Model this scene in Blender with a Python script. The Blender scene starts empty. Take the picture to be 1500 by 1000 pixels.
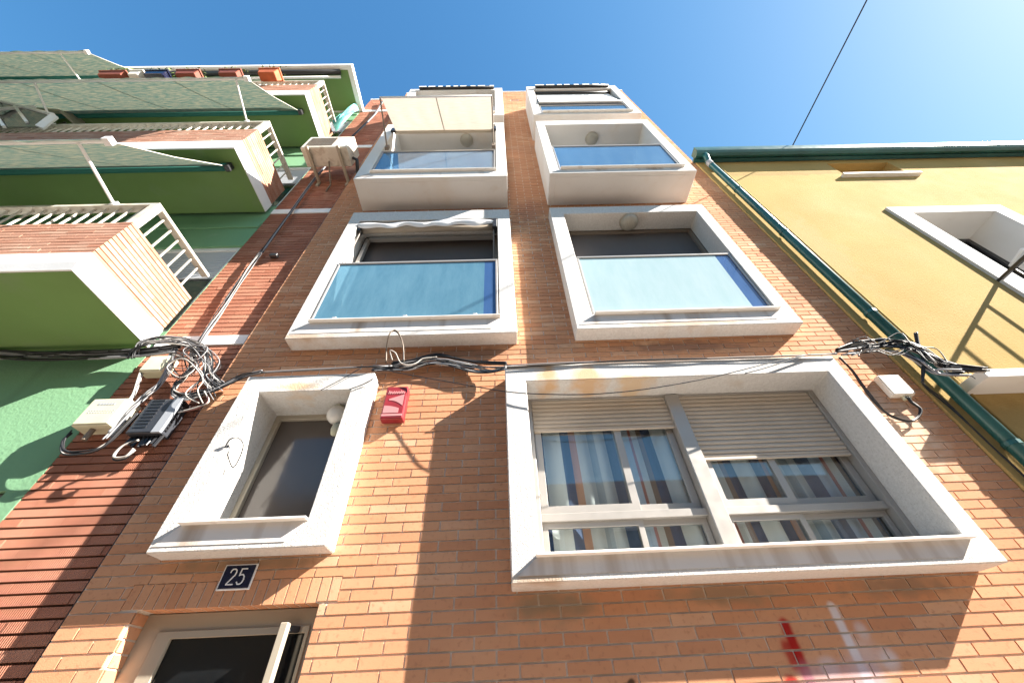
import bpy, math, random
from mathutils import Vector, Matrix
random.seed(7)
sc = bpy.context.scene
COL = sc.collection
R_ = math.radians

# ------------------------------------------------------------------ camera frame (also used to read points of the photo at a known depth)
YAW, PITCH, ROLL, F = .032, .7837, -.052, 555.
CAM = Vector((0, -2.75, 1.6))
_cy, _sy, _cp, _sp = math.cos(YAW), math.sin(YAW), math.cos(PITCH), math.sin(PITCH)
FW = Vector((_sy*_cp, _cy*_cp, _sp)); _r = Vector((_cy, -_sy, 0)); _u = _r.cross(FW)
RT = _r*math.cos(ROLL)+_u*math.sin(ROLL); UP = -_r*math.sin(ROLL)+_u*math.cos(ROLL)
def at(px, py, y):
    q = (px-750)/F*RT+(500-py)/F*UP+FW
    return CAM+q*((y-CAM.y)/q.y)

# ------------------------------------------------------------------ materials
def mat(name, col, rough=.8, col2=None, nscale=6., bump=0., bscale=60., metal=0., spec=.3, tone=False, stain=None, streak=None, wave=None, trans=0., coat=0., detail=5., spots=None, grain=None):
    m = bpy.data.materials.new(name); m.use_nodes = True
    nt = m.node_tree; N = nt.nodes; L = nt.links
    b = N['Principled BSDF']
    b.inputs['Roughness'].default_value = rough
    b.inputs['Metallic'].default_value = metal
    b.inputs['Specular IOR Level'].default_value = spec
    if coat: b.inputs['Coat Weight'].default_value = coat
    tc = N.new('ShaderNodeTexCoord')
    def mix(a, c, fac, mode='MIX'):
        x = N.new('ShaderNodeMix'); x.data_type = 'RGBA'; x.blend_type = mode
        if hasattr(fac, 'links'): L.new(fac, x.inputs[0])
        else: x.inputs[0].default_value = fac
        for i, s in ((6, a), (7, c)):
            if hasattr(s, 'links'): L.new(s, x.inputs[i])
            else: x.inputs[i].default_value = (*s, 1)
        return x.outputs[2]
    def noise(scale, detail=4., vec=None, dist=0.):
        n = N.new('ShaderNodeTexNoise'); n.inputs['Scale'].default_value = scale; n.inputs['Detail'].default_value = detail
        n.inputs['Distortion'].default_value = dist
        L.new(vec if vec is not None else tc.outputs['Object'], n.inputs['Vector']); return n.outputs['Fac']
    def ramp(s, lo, hi):
        r = N.new('ShaderNodeMapRange'); r.inputs[1].default_value = lo; r.inputs[2].default_value = hi
        L.new(s, r.inputs[0]); return r.outputs[0]
    def scaled(sx, sy, sz):
        mp = N.new('ShaderNodeMapping'); mp.inputs['Scale'].default_value = (sx, sy, sz)
        L.new(tc.outputs['Object'], mp.inputs[0]); return mp.outputs[0]
    c = col
    if tone:
        a = N.new('ShaderNodeAttribute'); a.attribute_name = 'tone'
        cr = N.new('ShaderNodeValToRGB'); L.new(a.outputs['Fac'], cr.inputs[0])
        e = cr.color_ramp.elements; e[0].color = (*tone[0], 1); e[1].color = (*tone[-1], 1)
        for i, t in enumerate(tone[1:-1]):
            x = e.new((i+1)/(len(tone)-1)); x.color = (*t, 1)
        c = cr.outputs[0]
    if col2: c = mix(c, col2, ramp(noise(nscale, detail), .35, .72))
    if stain:            # blotches: (colour, scale, low, high)
        c = mix(c, stain[0], ramp(noise(stain[1], 5., None, .4), stain[2], stain[3]))
    if streak:           # vertical dirt runs
        c = mix(c, streak[0], ramp(noise(1., 4., scaled(streak[1], streak[1], streak[1]*.07)), streak[2], streak[3]))
    if grain:            # fine sandy speckle: (colour, scale, low, high)
        c = mix(c, grain[0], ramp(noise(grain[1], 3.), grain[2], grain[3]))
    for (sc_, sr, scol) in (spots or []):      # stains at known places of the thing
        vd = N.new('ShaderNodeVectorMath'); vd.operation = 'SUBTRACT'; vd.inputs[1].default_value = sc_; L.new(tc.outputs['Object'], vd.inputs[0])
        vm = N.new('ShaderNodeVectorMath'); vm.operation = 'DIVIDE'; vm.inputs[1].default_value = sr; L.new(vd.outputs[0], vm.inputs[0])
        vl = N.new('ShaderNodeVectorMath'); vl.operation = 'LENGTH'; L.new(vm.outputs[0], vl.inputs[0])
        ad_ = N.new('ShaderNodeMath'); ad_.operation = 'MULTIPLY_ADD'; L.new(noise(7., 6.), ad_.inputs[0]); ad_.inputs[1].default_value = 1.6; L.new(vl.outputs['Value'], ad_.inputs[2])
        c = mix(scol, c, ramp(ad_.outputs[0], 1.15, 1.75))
    if hasattr(c, 'links'): L.new(c, b.inputs['Base Color'])
    else: b.inputs['Base Color'].default_value = (*c, 1)
    if bump or wave:
        bp = N.new('ShaderNodeBump'); bp.inputs['Strength'].default_value = 1; bp.inputs['Distance'].default_value = bump or .001
        h = noise(bscale, 6.)
        if wave:
            w = N.new('ShaderNodeTexWave'); w.bands_direction = wave[0]; w.inputs['Scale'].default_value = wave[1]; w.inputs['Distortion'].default_value = wave[2]
            w.inputs['Detail Scale'].default_value = 3.
            L.new(tc.outputs['Object'], w.inputs['Vector'])
            ad = N.new('ShaderNodeMath'); ad.operation = 'MULTIPLY_ADD'; L.new(w.outputs['Fac'], ad.inputs[0]); ad.inputs[1].default_value = wave[3]; L.new(h, ad.inputs[2]); h = ad.outputs[0]
        L.new(h, bp.inputs['Height']); L.new(bp.outputs[0], b.inputs['Normal'])
    rr = N.new('ShaderNodeMapRange'); L.new(noise(nscale*3), rr.inputs[0]); rr.inputs[3].default_value = max(rough-.12, .03); rr.inputs[4].default_value = min(rough+.1, 1)
    L.new(rr.outputs[0], b.inputs['Roughness'])
    m['_c'] = 0
    return m, N, L, b, c, mix, noise, ramp, tc, scaled

def M(*a, **k): return mat(*a, **k)[0]

def glass(name, tint, clear, rough=.02, film=None, refl=.06):
    """window pane: reflection by Fresnel over a pale film (film amount) and clear glass"""
    m = bpy.data.materials.new(name); m.use_nodes = True
    nt = m.node_tree; N = nt.nodes; L = nt.links; N.remove(N['Principled BSDF'])
    out = N['Material Output']
    tr = N.new('ShaderNodeBsdfTransparent'); tr.inputs[0].default_value = (*tint, 1)
    gl = N.new('ShaderNodeBsdfGlossy'); gl.inputs['Roughness'].default_value = rough; gl.inputs[0].default_value = (1, 1, 1, 1)
    base = tr.outputs[0]
    tc = N.new('ShaderNodeTexCoord')
    if film:
        df = N.new('ShaderNodeBsdfDiffuse'); tl = N.new('ShaderNodeBsdfTranslucent')
        n = N.new('ShaderNodeTexNoise'); n.inputs['Scale'].default_value = 3.; n.inputs['Detail'].default_value = 12; n.inputs['Roughness'].default_value = .75
        mp = N.new('ShaderNodeMapping'); mp.inputs['Scale'].default_value = (2.2, 1, .5); mp.inputs['Rotation'].default_value = (0, .15, 0)
        L.new(tc.outputs['Object'], mp.inputs[0]); L.new(mp.outputs[0], n.inputs['Vector'])
        cx = N.new('ShaderNodeMix'); cx.data_type = 'RGBA'; cx.inputs[6].default_value = (*film[0], 1); cx.inputs[7].default_value = (*film[1], 1)
        mr = N.new('ShaderNodeMapRange'); mr.inputs[1].default_value = .35; mr.inputs[2].default_value = .7
        L.new(n.outputs['Fac'], mr.inputs[0]); L.new(mr.outputs[0], cx.inputs[0])
        L.new(cx.outputs[2], df.inputs[0]); L.new(cx.outputs[2], tl.inputs[0])
        a = N.new('ShaderNodeMixShader'); a.inputs[0].default_value = .4; L.new(df.outputs[0], a.inputs[1]); L.new(tl.outputs[0], a.inputs[2])
        b = N.new('ShaderNodeMixShader'); b.inputs[0].default_value = 1-clear; L.new(tr.outputs[0], b.inputs[1]); L.new(a.outputs[0], b.inputs[2])
        base = b.outputs[0]
    fc = N.new('ShaderNodeLayerWeight'); fc.inputs[0].default_value = .5
    pw = N.new('ShaderNodeMath'); pw.operation = 'POWER'; pw.inputs[1].default_value = 5.; L.new(fc.outputs['Facing'], pw.inputs[0])
    lw = N.new('ShaderNodeMath'); lw.operation = 'MULTIPLY_ADD'; lw.inputs[1].default_value = .9; lw.inputs[2].default_value = refl; L.new(pw.outputs[0], lw.inputs[0])
    bp = N.new('ShaderNodeBump'); bp.inputs['Distance'].default_value = .002; bp.inputs['Strength'].default_value = .5
    nn = N.new('ShaderNodeTexNoise'); nn.inputs['Scale'].default_value = 1.4; L.new(tc.outputs['Object'], nn.inputs['Vector'])
    L.new(nn.outputs['Fac'], bp.inputs['Height']); L.new(bp.outputs[0], gl.inputs['Normal'])
    s = N.new('ShaderNodeMixShader'); L.new(lw.outputs[0], s.inputs[0]); L.new(base, s.inputs[1]); L.new(gl.outputs[0], s.inputs[2])
    L.new(s.outputs[0], out.inputs[0])
    return m

# brick of the middle building, with the spray paint marks low on the right
def brick_main():
    m, N, L, b, c, mix, noise, ramp, tc, scaled = mat('orange_brick', (.5, .25, .13), rough=.85, bump=.0012, bscale=160,
        tone=[(.46, .215, .118), (.53, .27, .148), (.58, .325, .19), (.54, .255, .135), (.62, .40, .26)], col2=(.50, .24, .13), nscale=1.1, grain=((.36, .16, .09), 34., .56, .80),
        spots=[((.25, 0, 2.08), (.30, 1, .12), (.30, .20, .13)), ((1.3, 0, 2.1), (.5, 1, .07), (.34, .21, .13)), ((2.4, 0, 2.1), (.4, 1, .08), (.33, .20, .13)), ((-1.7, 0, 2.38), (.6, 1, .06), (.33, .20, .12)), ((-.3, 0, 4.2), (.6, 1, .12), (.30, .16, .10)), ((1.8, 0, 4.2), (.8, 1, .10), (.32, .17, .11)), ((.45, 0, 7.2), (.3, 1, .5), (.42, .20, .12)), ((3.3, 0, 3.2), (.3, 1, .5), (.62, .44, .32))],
        stain=((.36, .19, .11), 1.7, .60, .88), spec=.08)
    sx = N.new('ShaderNodeSeparateXYZ'); L.new(tc.outputs['Object'], sx.inputs[0])
    def math_(op, a, bb=None, cl=False):
        n = N.new('ShaderNodeMath'); n.operation = op; n.use_clamp = cl
        for i, s in enumerate((a, bb)):
            if s is None: continue
            if hasattr(s, 'links'): L.new(s, n.inputs[i])
            else: n.inputs[i].default_value = s
        return n.outputs[0]
    def stroke(x0, z0, x1, z1, w, soft, grain=.8):
        w *= 1.4
        dx, dz = x1-x0, z1-z0; ll = dx*dx+dz*dz
        px = math_('SUBTRACT', sx.outputs[0], x0); pz = math_('SUBTRACT', sx.outputs[2], z0)
        t = math_('DIVIDE', math_('ADD', math_('MULTIPLY', px, dx), math_('MULTIPLY', pz, dz)), ll, True)
        ex = math_('SUBTRACT', px, math_('MULTIPLY', t, dx)); ez = math_('SUBTRACT', pz, math_('MULTIPLY', t, dz))
        d = math_('SQRT', math_('ADD', math_('MULTIPLY', ex, ex), math_('MULTIPLY', ez, ez)))
        d = math_('ADD', d, math_('MULTIPLY', math_('SUBTRACT', noise(35., 5.), .5), w*grain))
        r = N.new('ShaderNodeMapRange'); r.interpolation_type = 'SMOOTHSTEP'
        r.inputs[1].default_value = w; r.inputs[2].default_value = w+soft; r.inputs[3].default_value = 1; r.inputs[4].default_value = 0
        L.new(d, r.inputs[0]); return r.outputs[0]
    red, white = (.33, .006, .008), (.62, .60, .64)
    for s, colr, k in ((stroke(1.60, 1.94, 1.60, 1.50, .010, .03), red, .95), (stroke(1.555, 1.84, 1.56, 1.76, .006, .04), red, .8),
                       (stroke(1.50, 1.675, 1.5, 1.55, .02, .03), red, .9), (stroke(1.93, 2.01, 1.91, 1.50, .008, .028), white, .85),
                       (stroke(2.03, 1.90, 2.03, 1.89, .004, .05), white, .5), (stroke(2.10, 1.765, 2.09, 1.76, .01, .06), white, .6),
                       (stroke(1.98, 1.78, 1.93, 1.72, .01, .13), white, .4), (stroke(1.75, 1.745, 1.73, 1.74, .01, .05), white, .5),
                       (stroke(1.62, 1.70, 1.95, 1.70, .01, .09), (.42, .30, .36), .55),
                       (stroke(.60, 1.70, .64, 1.72, .006, .015, 2.), (.05, .03, .02), .9)):
        c = mix(c, colr, math_('MULTIPLY', s, k))
    L.new(c, b.inputs['Base Color'])
    return m

def curtain_mat(name, shift):
    m = bpy.data.materials.new(name); m.use_nodes = True
    N = m.node_tree.nodes; L = m.node_tree.links; b = N['Principled BSDF']; b.inputs['Roughness'].default_value = .95
    b.inputs['Specular IOR Level'].default_value = .05
    tc = N.new('ShaderNodeTexCoord'); s = N.new('ShaderNodeSeparateXYZ'); L.new(tc.outputs['Object'], s.inputs[0])
    a = N.new('ShaderNodeMath'); a.operation = 'MULTIPLY_ADD'; a.inputs[1].default_value = 1.05; a.inputs[2].default_value = shift; L.new(s.outputs[0], a.inputs[0])
    f = N.new('ShaderNodeMath'); f.operation = 'FRACT'; L.new(a.outputs[0], f.inputs[0])
    cr = N.new('ShaderNodeValToRGB'); cr.color_ramp.interpolation = 'CONSTANT'
    st = [(0, (.06, .10, .20)), (.09, (.85, .82, .72)), (.25, (.10, .15, .27)), (.33, (.72, .30, .14)), (.39, (.70, .66, .58)), (.50, (.42, .46, .46)), (.56, (.74, .70, .62)), (.66, (.14, .20, .32)), (.76, (.55, .62, .70)), (.88, (.62, .16, .10)), (.91, (.75, .68, .58)), (.96, (.33, .19, .12))]
    e = cr.color_ramp.elements
    e[0].position = 0; e[0].color = (*st[0][1], 1); e[1].position = st[1][0]; e[1].color = (*st[1][1], 1)
    mute = lambda c: tuple(.9*(.72*v+.28*(sum(c)/3)) for v in c)
    e[0].color = (*mute(st[0][1]), 1); e[1].color = (*mute(st[1][1]), 1)
    for p, c in st[2:]:
        x = e.new(p); x.color = (*mute(c), 1)
    L.new(f.outputs[0], cr.inputs[0]); L.new(cr.outputs[0], b.inputs['Base Color'])
    return m

MT = {}
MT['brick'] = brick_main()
MT['mortar'] = M('mortar', (.72, .63, .53), rough=.95, col2=(.58, .49, .40), nscale=5, bump=.002, bscale=120)
MT['rbrick'] = M('ribbed_red_brick', (.4, .16, .09), rough=.85, tone=[(.36, .14, .085), (.43, .19, .12), (.49, .24, .16), (.40, .16, .10)], col2=(.31, .125, .08), nscale=2.,
                 bump=.003, bscale=60, wave=('X', 22., 1.2, 1.2), stain=((.58, .36, .25), 1.6, .62, .9), spec=.15)
MT['pbrick'] = M('parapet_brick', (.5, .3, .2), rough=.85, tone=[(.38, .19, .13), (.44, .25, .18), (.47, .31, .23), (.40, .18, .115)], col2=(.36, .18, .12), nscale=3., bump=.002, bscale=90, spec=.15)
MT['rmortar'] = M('dark_mortar', (.12, .06, .04), rough=.95, bump=.002)
MT['stone'] = M('white_stucco', (.61, .595, .57), rough=.9, col2=(.52, .505, .48), nscale=45, bump=.004, bscale=90, stain=((.56, .47, .38), 1.7, .60, .95), streak=((.50, .42, .34), 4., .60, .9), spec=.2, grain=((.44, .42, .39), 70., .58, .74),
    spots=[((.38, -.1, 3.72), (.13, .4, .16), (.56, .37, .22)), ((.72, -.1, 3.70), (.22, .4, .15), (.58, .40, .25)), ((1.15, -.1, 3.66), (.2, .4, .05), (.58, .44, .30)), ((.15, -.2, 2.18), (.3, .3, .04), (.42, .33, .25)), ((2.80, -.1, 2.33), (.12, .15, .05), (.22, .20, .18)), ((-2.0, -.17, 4.33), (.5, .3, .05), (.46, .36, .28)), ((1.9, -.17, 4.36), (.9, .3, .04), (.48, .38, .30)), ((-1.8, -.1, 3.72), (.3, .3, .06), (.56, .42, .28))])
MT['stone_smooth'] = M('white_plaster', (.68, .665, .64), rough=.85, col2=(.62, .60, .57), nscale=1.5, bump=.0008, bscale=60, stain=((.60, .50, .40), 1.6, .58, 1.), streak=((.55, .47, .39), 4., .60, .95), spec=.2)
MT['groove'] = M('weathered_sill', (.66, .63, .60), rough=.9, bump=.001, bscale=70, streak=((.33, .235, .165), 5., .50, .76))
MT['stonecap'] = M('sill_stone', (.78, .75, .70), rough=.7, streak=((.42, .33, .25), 6., .6, .85))
MT['white'] = M('white_paint', (.80, .80, .79), rough=.6, col2=(.72, .72, .71), nscale=4, bump=.0005)
MT['railpaint'] = M('cream_rail_paint', (.66, .64, .56), rough=.5, col2=(.5, .46, .38), nscale=9, stain=((.35, .22, .14), 9., .66, .8))
MT['green'] = M('green_paint', (.165, .275, .09), rough=.8, col2=(.14, .235, .075), nscale=1.2, bump=.0006, bscale=50, stain=((.17, .26, .11), .8, .5, .8), streak=((.20, .26, .15), 2., .62, .9))
MT['greenwall'] = M('green_wall_paint', (.19, .37, .21), rough=.85, col2=(.165, .33, .185), nscale=1., bump=.003, bscale=40, streak=((.12, .22, .13), 2.5, .60, .9), stain=((.30, .42, .30), 2.2, .66, .9))
MT['teal'] = M('teal_band', (.03, .16, .13), rough=.7)
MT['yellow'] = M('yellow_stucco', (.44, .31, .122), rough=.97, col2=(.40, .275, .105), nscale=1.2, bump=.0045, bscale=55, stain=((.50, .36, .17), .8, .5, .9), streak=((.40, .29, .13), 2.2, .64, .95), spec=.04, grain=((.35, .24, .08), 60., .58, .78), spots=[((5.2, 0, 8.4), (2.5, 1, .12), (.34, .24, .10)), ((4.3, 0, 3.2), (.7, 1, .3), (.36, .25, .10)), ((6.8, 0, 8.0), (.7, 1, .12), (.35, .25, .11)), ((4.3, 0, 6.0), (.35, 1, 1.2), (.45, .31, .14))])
MT['gutter'] = M('dark_green_metal', (.012, .075, .075), rough=.35, metal=.1, spec=.5, col2=(.02, .11, .11), nscale=3)
MT['alu'] = M('aluminium', (.38, .355, .33), rough=.4, metal=.35, spec=.5, col2=(.36, .34, .31), nscale=5)
MT['bronze'] = M('brown_frame', (.20, .16, .125), rough=.5)
MT['beigeframe'] = M('beige_metal', (.42, .37, .29), rough=.45, metal=.25)
MT['shutter'] = M('shutter_slats', (.54, .47, .39), rough=.6, col2=(.46, .40, .33), nscale=2.5)
MT['greyshut'] = M('grey_shutter', (.50, .52, .56), rough=.6)
MT['dark'] = M('dark_blind', (.105, .085, .075), rough=.6, col2=(.085, .07, .065), nscale=1.5)
MT['black'] = M('black_metal', (.018, .018, .02), rough=.4, spec=.5)
MT['room'] = M('dark_room', (.05, .045, .04), rough=.95)
MT['cbl_black'] = M('black_cable', (.02, .02, .022), rough=.5)
MT['cbl_grey'] = M('grey_cable', (.25, .25, .26), rough=.55)
MT['cbl_white'] = M('white_cable', (.42, .40, .37), rough=.55)
MT['cream'] = M('cream_plastic', (.62, .60, .44), rough=.5, col2=(.54, .52, .38), nscale=8, spec=.4)
MT['whitepl'] = M('white_plastic', (.78, .75, .68), rough=.5, col2=(.7, .64, .54), nscale=8, spec=.4)
MT['darkpl'] = M('dark_grey_plastic', (.035, .038, .046), rough=.45, spec=.5)
MT['midpl'] = M('grey_plastic', (.30, .32, .35), rough=.45, spec=.5)
MT['red'] = M('red_plastic', (.27, .022, .03), rough=.45, spec=.4, col2=(.22, .02, .025), nscale=9)
MT['pink'] = M('faded_pink_print', (.50, .22, .22), rough=.5)
MT['navy'] = M('navy_enamel', (.008, .01, .035), rough=.2, spec=.6)
MT['globe'] = M('lamp_glass', (.75, .72, .66), rough=.25, spec=.5)
MT['smoke'] = M('ribbed_lamp_glass', (.36, .34, .29), rough=.4, spec=.5, wave=('X', 12., 0., 1.), bump=.002)
MT['terracotta'] = M('terracotta', (.50, .13, .05), rough=.7, col2=(.4, .1, .04), nscale=9)
MT['brownpot'] = M('brown_plastic', (.22, .06, .035), rough=.6)
MT['leaf'] = M('leaf_green', (.09, .14, .03), rough=.6, col2=(.20, .22, .05), nscale=20)
MT['flower'] = M('dry_flower', (.55, .32, .24), rough=.8)
MT['net'] = M('turquoise_netting', (.10, .52, .46), rough=.7, col2=(.30, .68, .62), nscale=30)
MT['awning'] = M('sage_awning_canvas', (.33, .40, .32), rough=.95, col2=(.36, .42, .28), nscale=4, bump=.002, bscale=300)
MT['cawn'] = M('cream_awning_canvas', (.72, .66, .57), rough=.9, col2=(.68, .62, .53), nscale=2)
MT['wawn'] = M('white_awning_canvas', (.80, .79, .78), rough=.9)
MT['acbody'] = M('ac_casing', (.68, .64, .55), rough=.55, stain=((.34, .26, .18), 9., .52, .8), col2=(.6, .55, .46), nscale=7)
MT['asphalt'] = M('asphalt', (.075, .07, .066), rough=.95, bump=.003, bscale=150)
MT['pave'] = M('pavement_tiles', (.40, .34, .295), rough=.9, col2=(.34, .29, .25), nscale=4)
MT['pane_clear'] = glass('clear_pane', (.88, .92, .94), 1, refl=.07)
MT['pane_blue'] = glass('blue_film_pane', (.55, .75, .85), .34, film=((.15, .34, .46), (.24, .46, .58)))
MT['pane_pale'] = glass('pale_film_pane', (.7, .85, .9), .12, film=((.50, .66, .68), (.60, .73, .75)))
MT['pane_thin'] = glass('thin_blue_pane', (.50, .70, .86), .62, film=((.16, .33, .55), (.28, .48, .68)))
MT['pane_strip'] = glass('clear_blue_strip', (.45, .6, .85), .5, film=((.10, .22, .48), (.14, .28, .56)))
MT['curtain1'] = curtain_mat('striped_curtain', -.24)
MT['curtain2'] = curtain_mat('striped_curtain_warm', .13)
MT['ochre'] = M('ochre_render', (.50, .38, .26), rough=.9)
MT['doorglass'] = M('dark_door_glass', (.008, .009, .010), rough=.08, spec=.6)
MT['seamcloth'] = M('seam_cloth', (.10, .14, .11), rough=.95)
MT['board'] = M('wood_board', (.3, .16, .09), rough=.8)

# awning cloth: fine lengthwise weave with green and sand flecks, lets light through
def canvas(name, c1, c2, c3):
    m = bpy.data.materials.new(name); m.use_nodes = True
    N = m.node_tree.nodes; L = m.node_tree.links; N.remove(N['Principled BSDF'])
    tc = N.new('ShaderNodeTexCoord'); mp = N.new('ShaderNodeMapping'); mp.inputs['Scale'].default_value = (4., 34, 34); L.new(tc.outputs['Object'], mp.inputs[0])
    n = N.new('ShaderNodeTexNoise'); n.inputs['Scale'].default_value = 2.; n.inputs['Detail'].default_value = 3; L.new(mp.outputs[0], n.inputs['Vector'])
    cr = N.new('ShaderNodeValToRGB'); e = cr.color_ramp.elements; e[0].position = .36; e[0].color = (*c1, 1); e[1].position = .64; e[1].color = (*c2, 1)
    x = e.new(.5); x.color = (*c3, 1); L.new(n.outputs['Fac'], cr.inputs[0])
    d = N.new('ShaderNodeBsdfDiffuse'); t = N.new('ShaderNodeBsdfTranslucent'); L.new(cr.outputs[0], d.inputs[0]); L.new(cr.outputs[0], t.inputs[0])
    s = N.new('ShaderNodeMixShader'); s.inputs[0].default_value = .35; L.new(d.outputs[0], s.inputs[1]); L.new(t.outputs[0], s.inputs[2])
    L.new(s.outputs[0], N['Material Output'].inputs[0]); return m
MT['awning'] = canvas('sage_awning_canvas', (.07, .14, .12), (.29, .27, .19), (.15, .19, .15))
MT['cawn'] = canvas('cream_awning_canvas', (.52, .46, .38), (.58, .52, .44), (.55, .49, .41))

# ------------------------------------------------------------------ mesh helper
class MB:
    def __init__(s): s.v = []; s.f = []; s.t = []; s.tone = 0.
    def add(s, vs, fs):
        k = len(s.v); s.v += [tuple(p) for p in vs]; s.f += [tuple(i+k for i in f) for f in fs]; s.t += [s.tone]*len(fs); return s
    def box(s, x0, x1, y0, y1, z0, z1):
        return s.add([(x0, y0, z0), (x1, y0, z0), (x1, y1, z0), (x0, y1, z0), (x0, y0, z1), (x1, y0, z1), (x1, y1, z1), (x0, y1, z1)],
                     [(0, 3, 2, 1), (4, 5, 6, 7), (0, 1, 5, 4), (1, 2, 6, 5), (2, 3, 7, 6), (3, 0, 4, 7)])
    def quad(s, a, b, c, d): return s.add([a, b, c, d], [(0, 1, 2, 3)])
    def bar(s, a, b, w, h=None):
        a, b = Vector(a), Vector(b); h = h or w; d = (b-a).normalized()
        r = d.cross(Vector((0, 0, 1)));
        if r.length < 1e-3: r = Vector((1, 0, 0))
        r.normalize(); u = r.cross(d)
        vs = [p+r*i*w/2+u*j*h/2 for p in (a, b) for i, j in ((-1, -1), (1, -1), (1, 1), (-1, 1))]
        return s.add(vs, [(0, 1, 2, 3), (7, 6, 5, 4), (0, 4, 5, 1), (1, 5, 6, 2), (2, 6, 7, 3), (3, 7, 4, 0)])
    def tube(s, pts, r, n=6, cap=True):
        pts = [Vector(p) for p in pts]; k = len(s.v); pr = None
        for i, p in enumerate(pts):
            d = (pts[min(i+1, len(pts)-1)]-pts[max(i-1, 0)]).normalized()
            if pr is None:
                a = d.cross(Vector((0, 0, 1))); a = a if a.length > .1 else d.cross(Vector((0, 1, 0)))
            else: a = pr-d*pr.dot(d)
            a.normalize(); pr = a; b = d.cross(a)
            rr = r[i] if isinstance(r, (list, tuple)) else r
            for j in range(n):
                t = 2*math.pi*j/n; s.v.append(tuple(p+(a*math.cos(t)+b*math.sin(t))*rr))
        for i in range(len(pts)-1):
            for j in range(n):
                s.f.append((k+i*n+j, k+i*n+(j+1) % n, k+(i+1)*n+(j+1) % n, k+(i+1)*n+j)); s.t.append(s.tone)
        if cap:
            s.f.append(tuple(k+j for j in reversed(range(n)))); s.f.append(tuple(k+(len(pts)-1)*n+j for j in range(n))); s.t += [s.tone]*2
        return s
    def lathe(s, c, prof, n=20, axis='z'):
        k = len(s.v)
        for r, h in prof:
            for j in range(n):
                t = 2*math.pi*j/n; x, y = r*math.cos(t), r*math.sin(t)
                p = (x, y, h) if axis == 'z' else (x, h, y)
                s.v.append((c[0]+p[0], c[1]+p[1], c[2]+p[2]))
        for i in range(len(prof)-1):
            for j in range(n):
                q = (k+i*n+j, k+i*n+(j+1) % n, k+(i+1)*n+(j+1) % n, k+(i+1)*n+j)
                s.f.append(q if axis == 'z' else q[::-1]); s.t.append(s.tone)
        return s
    def ring(s, x0, x1, z0, z1, a0, a1, b0, b1, yf, yo, yi):
        """picture frame: outer rect x0..z1, inner rect a0..b1, front at yf, outer sides back to yo, inner sides back to yi"""
        O = [(x0, z0), (x1, z0), (x1, z1), (x0, z1)]; I = [(a0, b0), (a1, b0), (a1, b1), (a0, b1)]
        vs = [(x, yf, z) for x, z in O]+[(x, yf, z) for x, z in I]+[(x, yo, z) for x, z in O]+[(x, yi, z) for x, z in I]
        fs = []
        for i in range(4):
            j = (i+1) % 4
            fs += [(i, j, 4+j, 4+i), (i, 8+i, 8+j, j), (4+i, 4+j, 12+j, 12+i), (8+i, 12+i, 12+j, 8+j)]
        return s.add(vs, fs)
    def build(s, name, m, parent=None, smooth=False, bevel=0., seg=1, label=None):
        me = bpy.data.meshes.new(name); me.from_pydata(s.v, [], s.f); me.update()
        if any(t for t in s.t):
            a = me.attributes.new('tone', 'FLOAT', 'FACE'); a.data.foreach_set('value', s.t)
        if smooth: me.polygons.foreach_set('use_smooth', [True]*len(me.polygons))
        me.materials.append(MT[m]); o = bpy.data.objects.new(name, me); COL.objects.link(o)
        if parent:
            o.parent = parent
            w = Vector(parent.get('_w', (0, 0, 0))); o.location = -w
        if bevel:
            b = o.modifiers.new('bevel', 'BEVEL'); b.width = bevel; b.segments = seg; b.limit_method = 'ANGLE'; b.angle_limit = R_(40)
        if label: o['label'] = label
        return o
def thing(name, label, cat, loc, group=None):
    o = bpy.data.objects.new(name, None); COL.objects.link(o); o.location = loc; o['_w'] = tuple(loc)
    o.empty_display_size = .1; o['label'] = label; o['category'] = cat
    if group: o['group'] = group
    return o
def tag(o, label, cat, group=None):
    o['label'] = label; o['category'] = cat
    if group: o['group'] = group
    return o

def minus(r, holes):
    out = [r]
    for h in holes:
        nx = []
        for a in out:
            x0, x1, z0, z1 = a; hx0, hx1, hz0, hz1 = h
            if hx1 <= x0 or hx0 >= x1 or hz1 <= z0 or hz0 >= z1: nx.append(a); continue
            if hx0 > x0: nx.append((x0, hx0, z0, z1))
            if hx1 < x1: nx.append((hx1, x1, z0, z1))
            cx0, cx1 = max(x0, hx0), min(x1, hx1)
            if hz0 > z0: nx.append((cx0, cx1, z0, hz0))
            if hz1 < z1: nx.append((cx0, cx1, hz1, z1))
        out = nx
    return out
def bricks(mb, x0, x1, z0, z1, holes, bw, bh, joint, y, depth, axis='x', fixed=0, jit=.0012, off=.5, zoff=0., vj=None):
    """running bond of single bricks, each a box standing proud of the mortar"""
    i = 0; z = z0; vj = joint if vj is None else vj
    rnd = random.Random(int(abs(x0*31+z0*17+x1*7)*100))
    while z < z1-1e-4:
        zt = min(z+bh, z1); x = x0-(off*bw if i % 2 else 0)
        while x < x1:
            xa, xb = max(x, x0), min(x+bw, x1)
            if xb-xa > joint*1.6 and zt-z > joint*1.4:
                t = rnd.random(); j = rnd.uniform(-jit, jit)
                for a in minus((xa+vj/2, xb-vj/2, z+joint/2, zt-joint/2), holes):
                    if a[1]-a[0] < .012 or a[3]-a[2] < .008: continue
                    mb.tone = .02+.98*t
                    if axis == 'x': mb.box(a[0], a[1], y+j, y+depth, a[2], a[3])
                    else: mb.box(fixed-depth, fixed+j, a[0], a[1], a[2], a[3])
            x += bw
        z += bh; i += 1
def sheet(mb, x0, x1, z0, z1, holes, y, thick=.05):
    for a in minus((x0, x1, z0, z1), holes): mb.box(a[0], a[1], y, y+thick, a[2], a[3])

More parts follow.
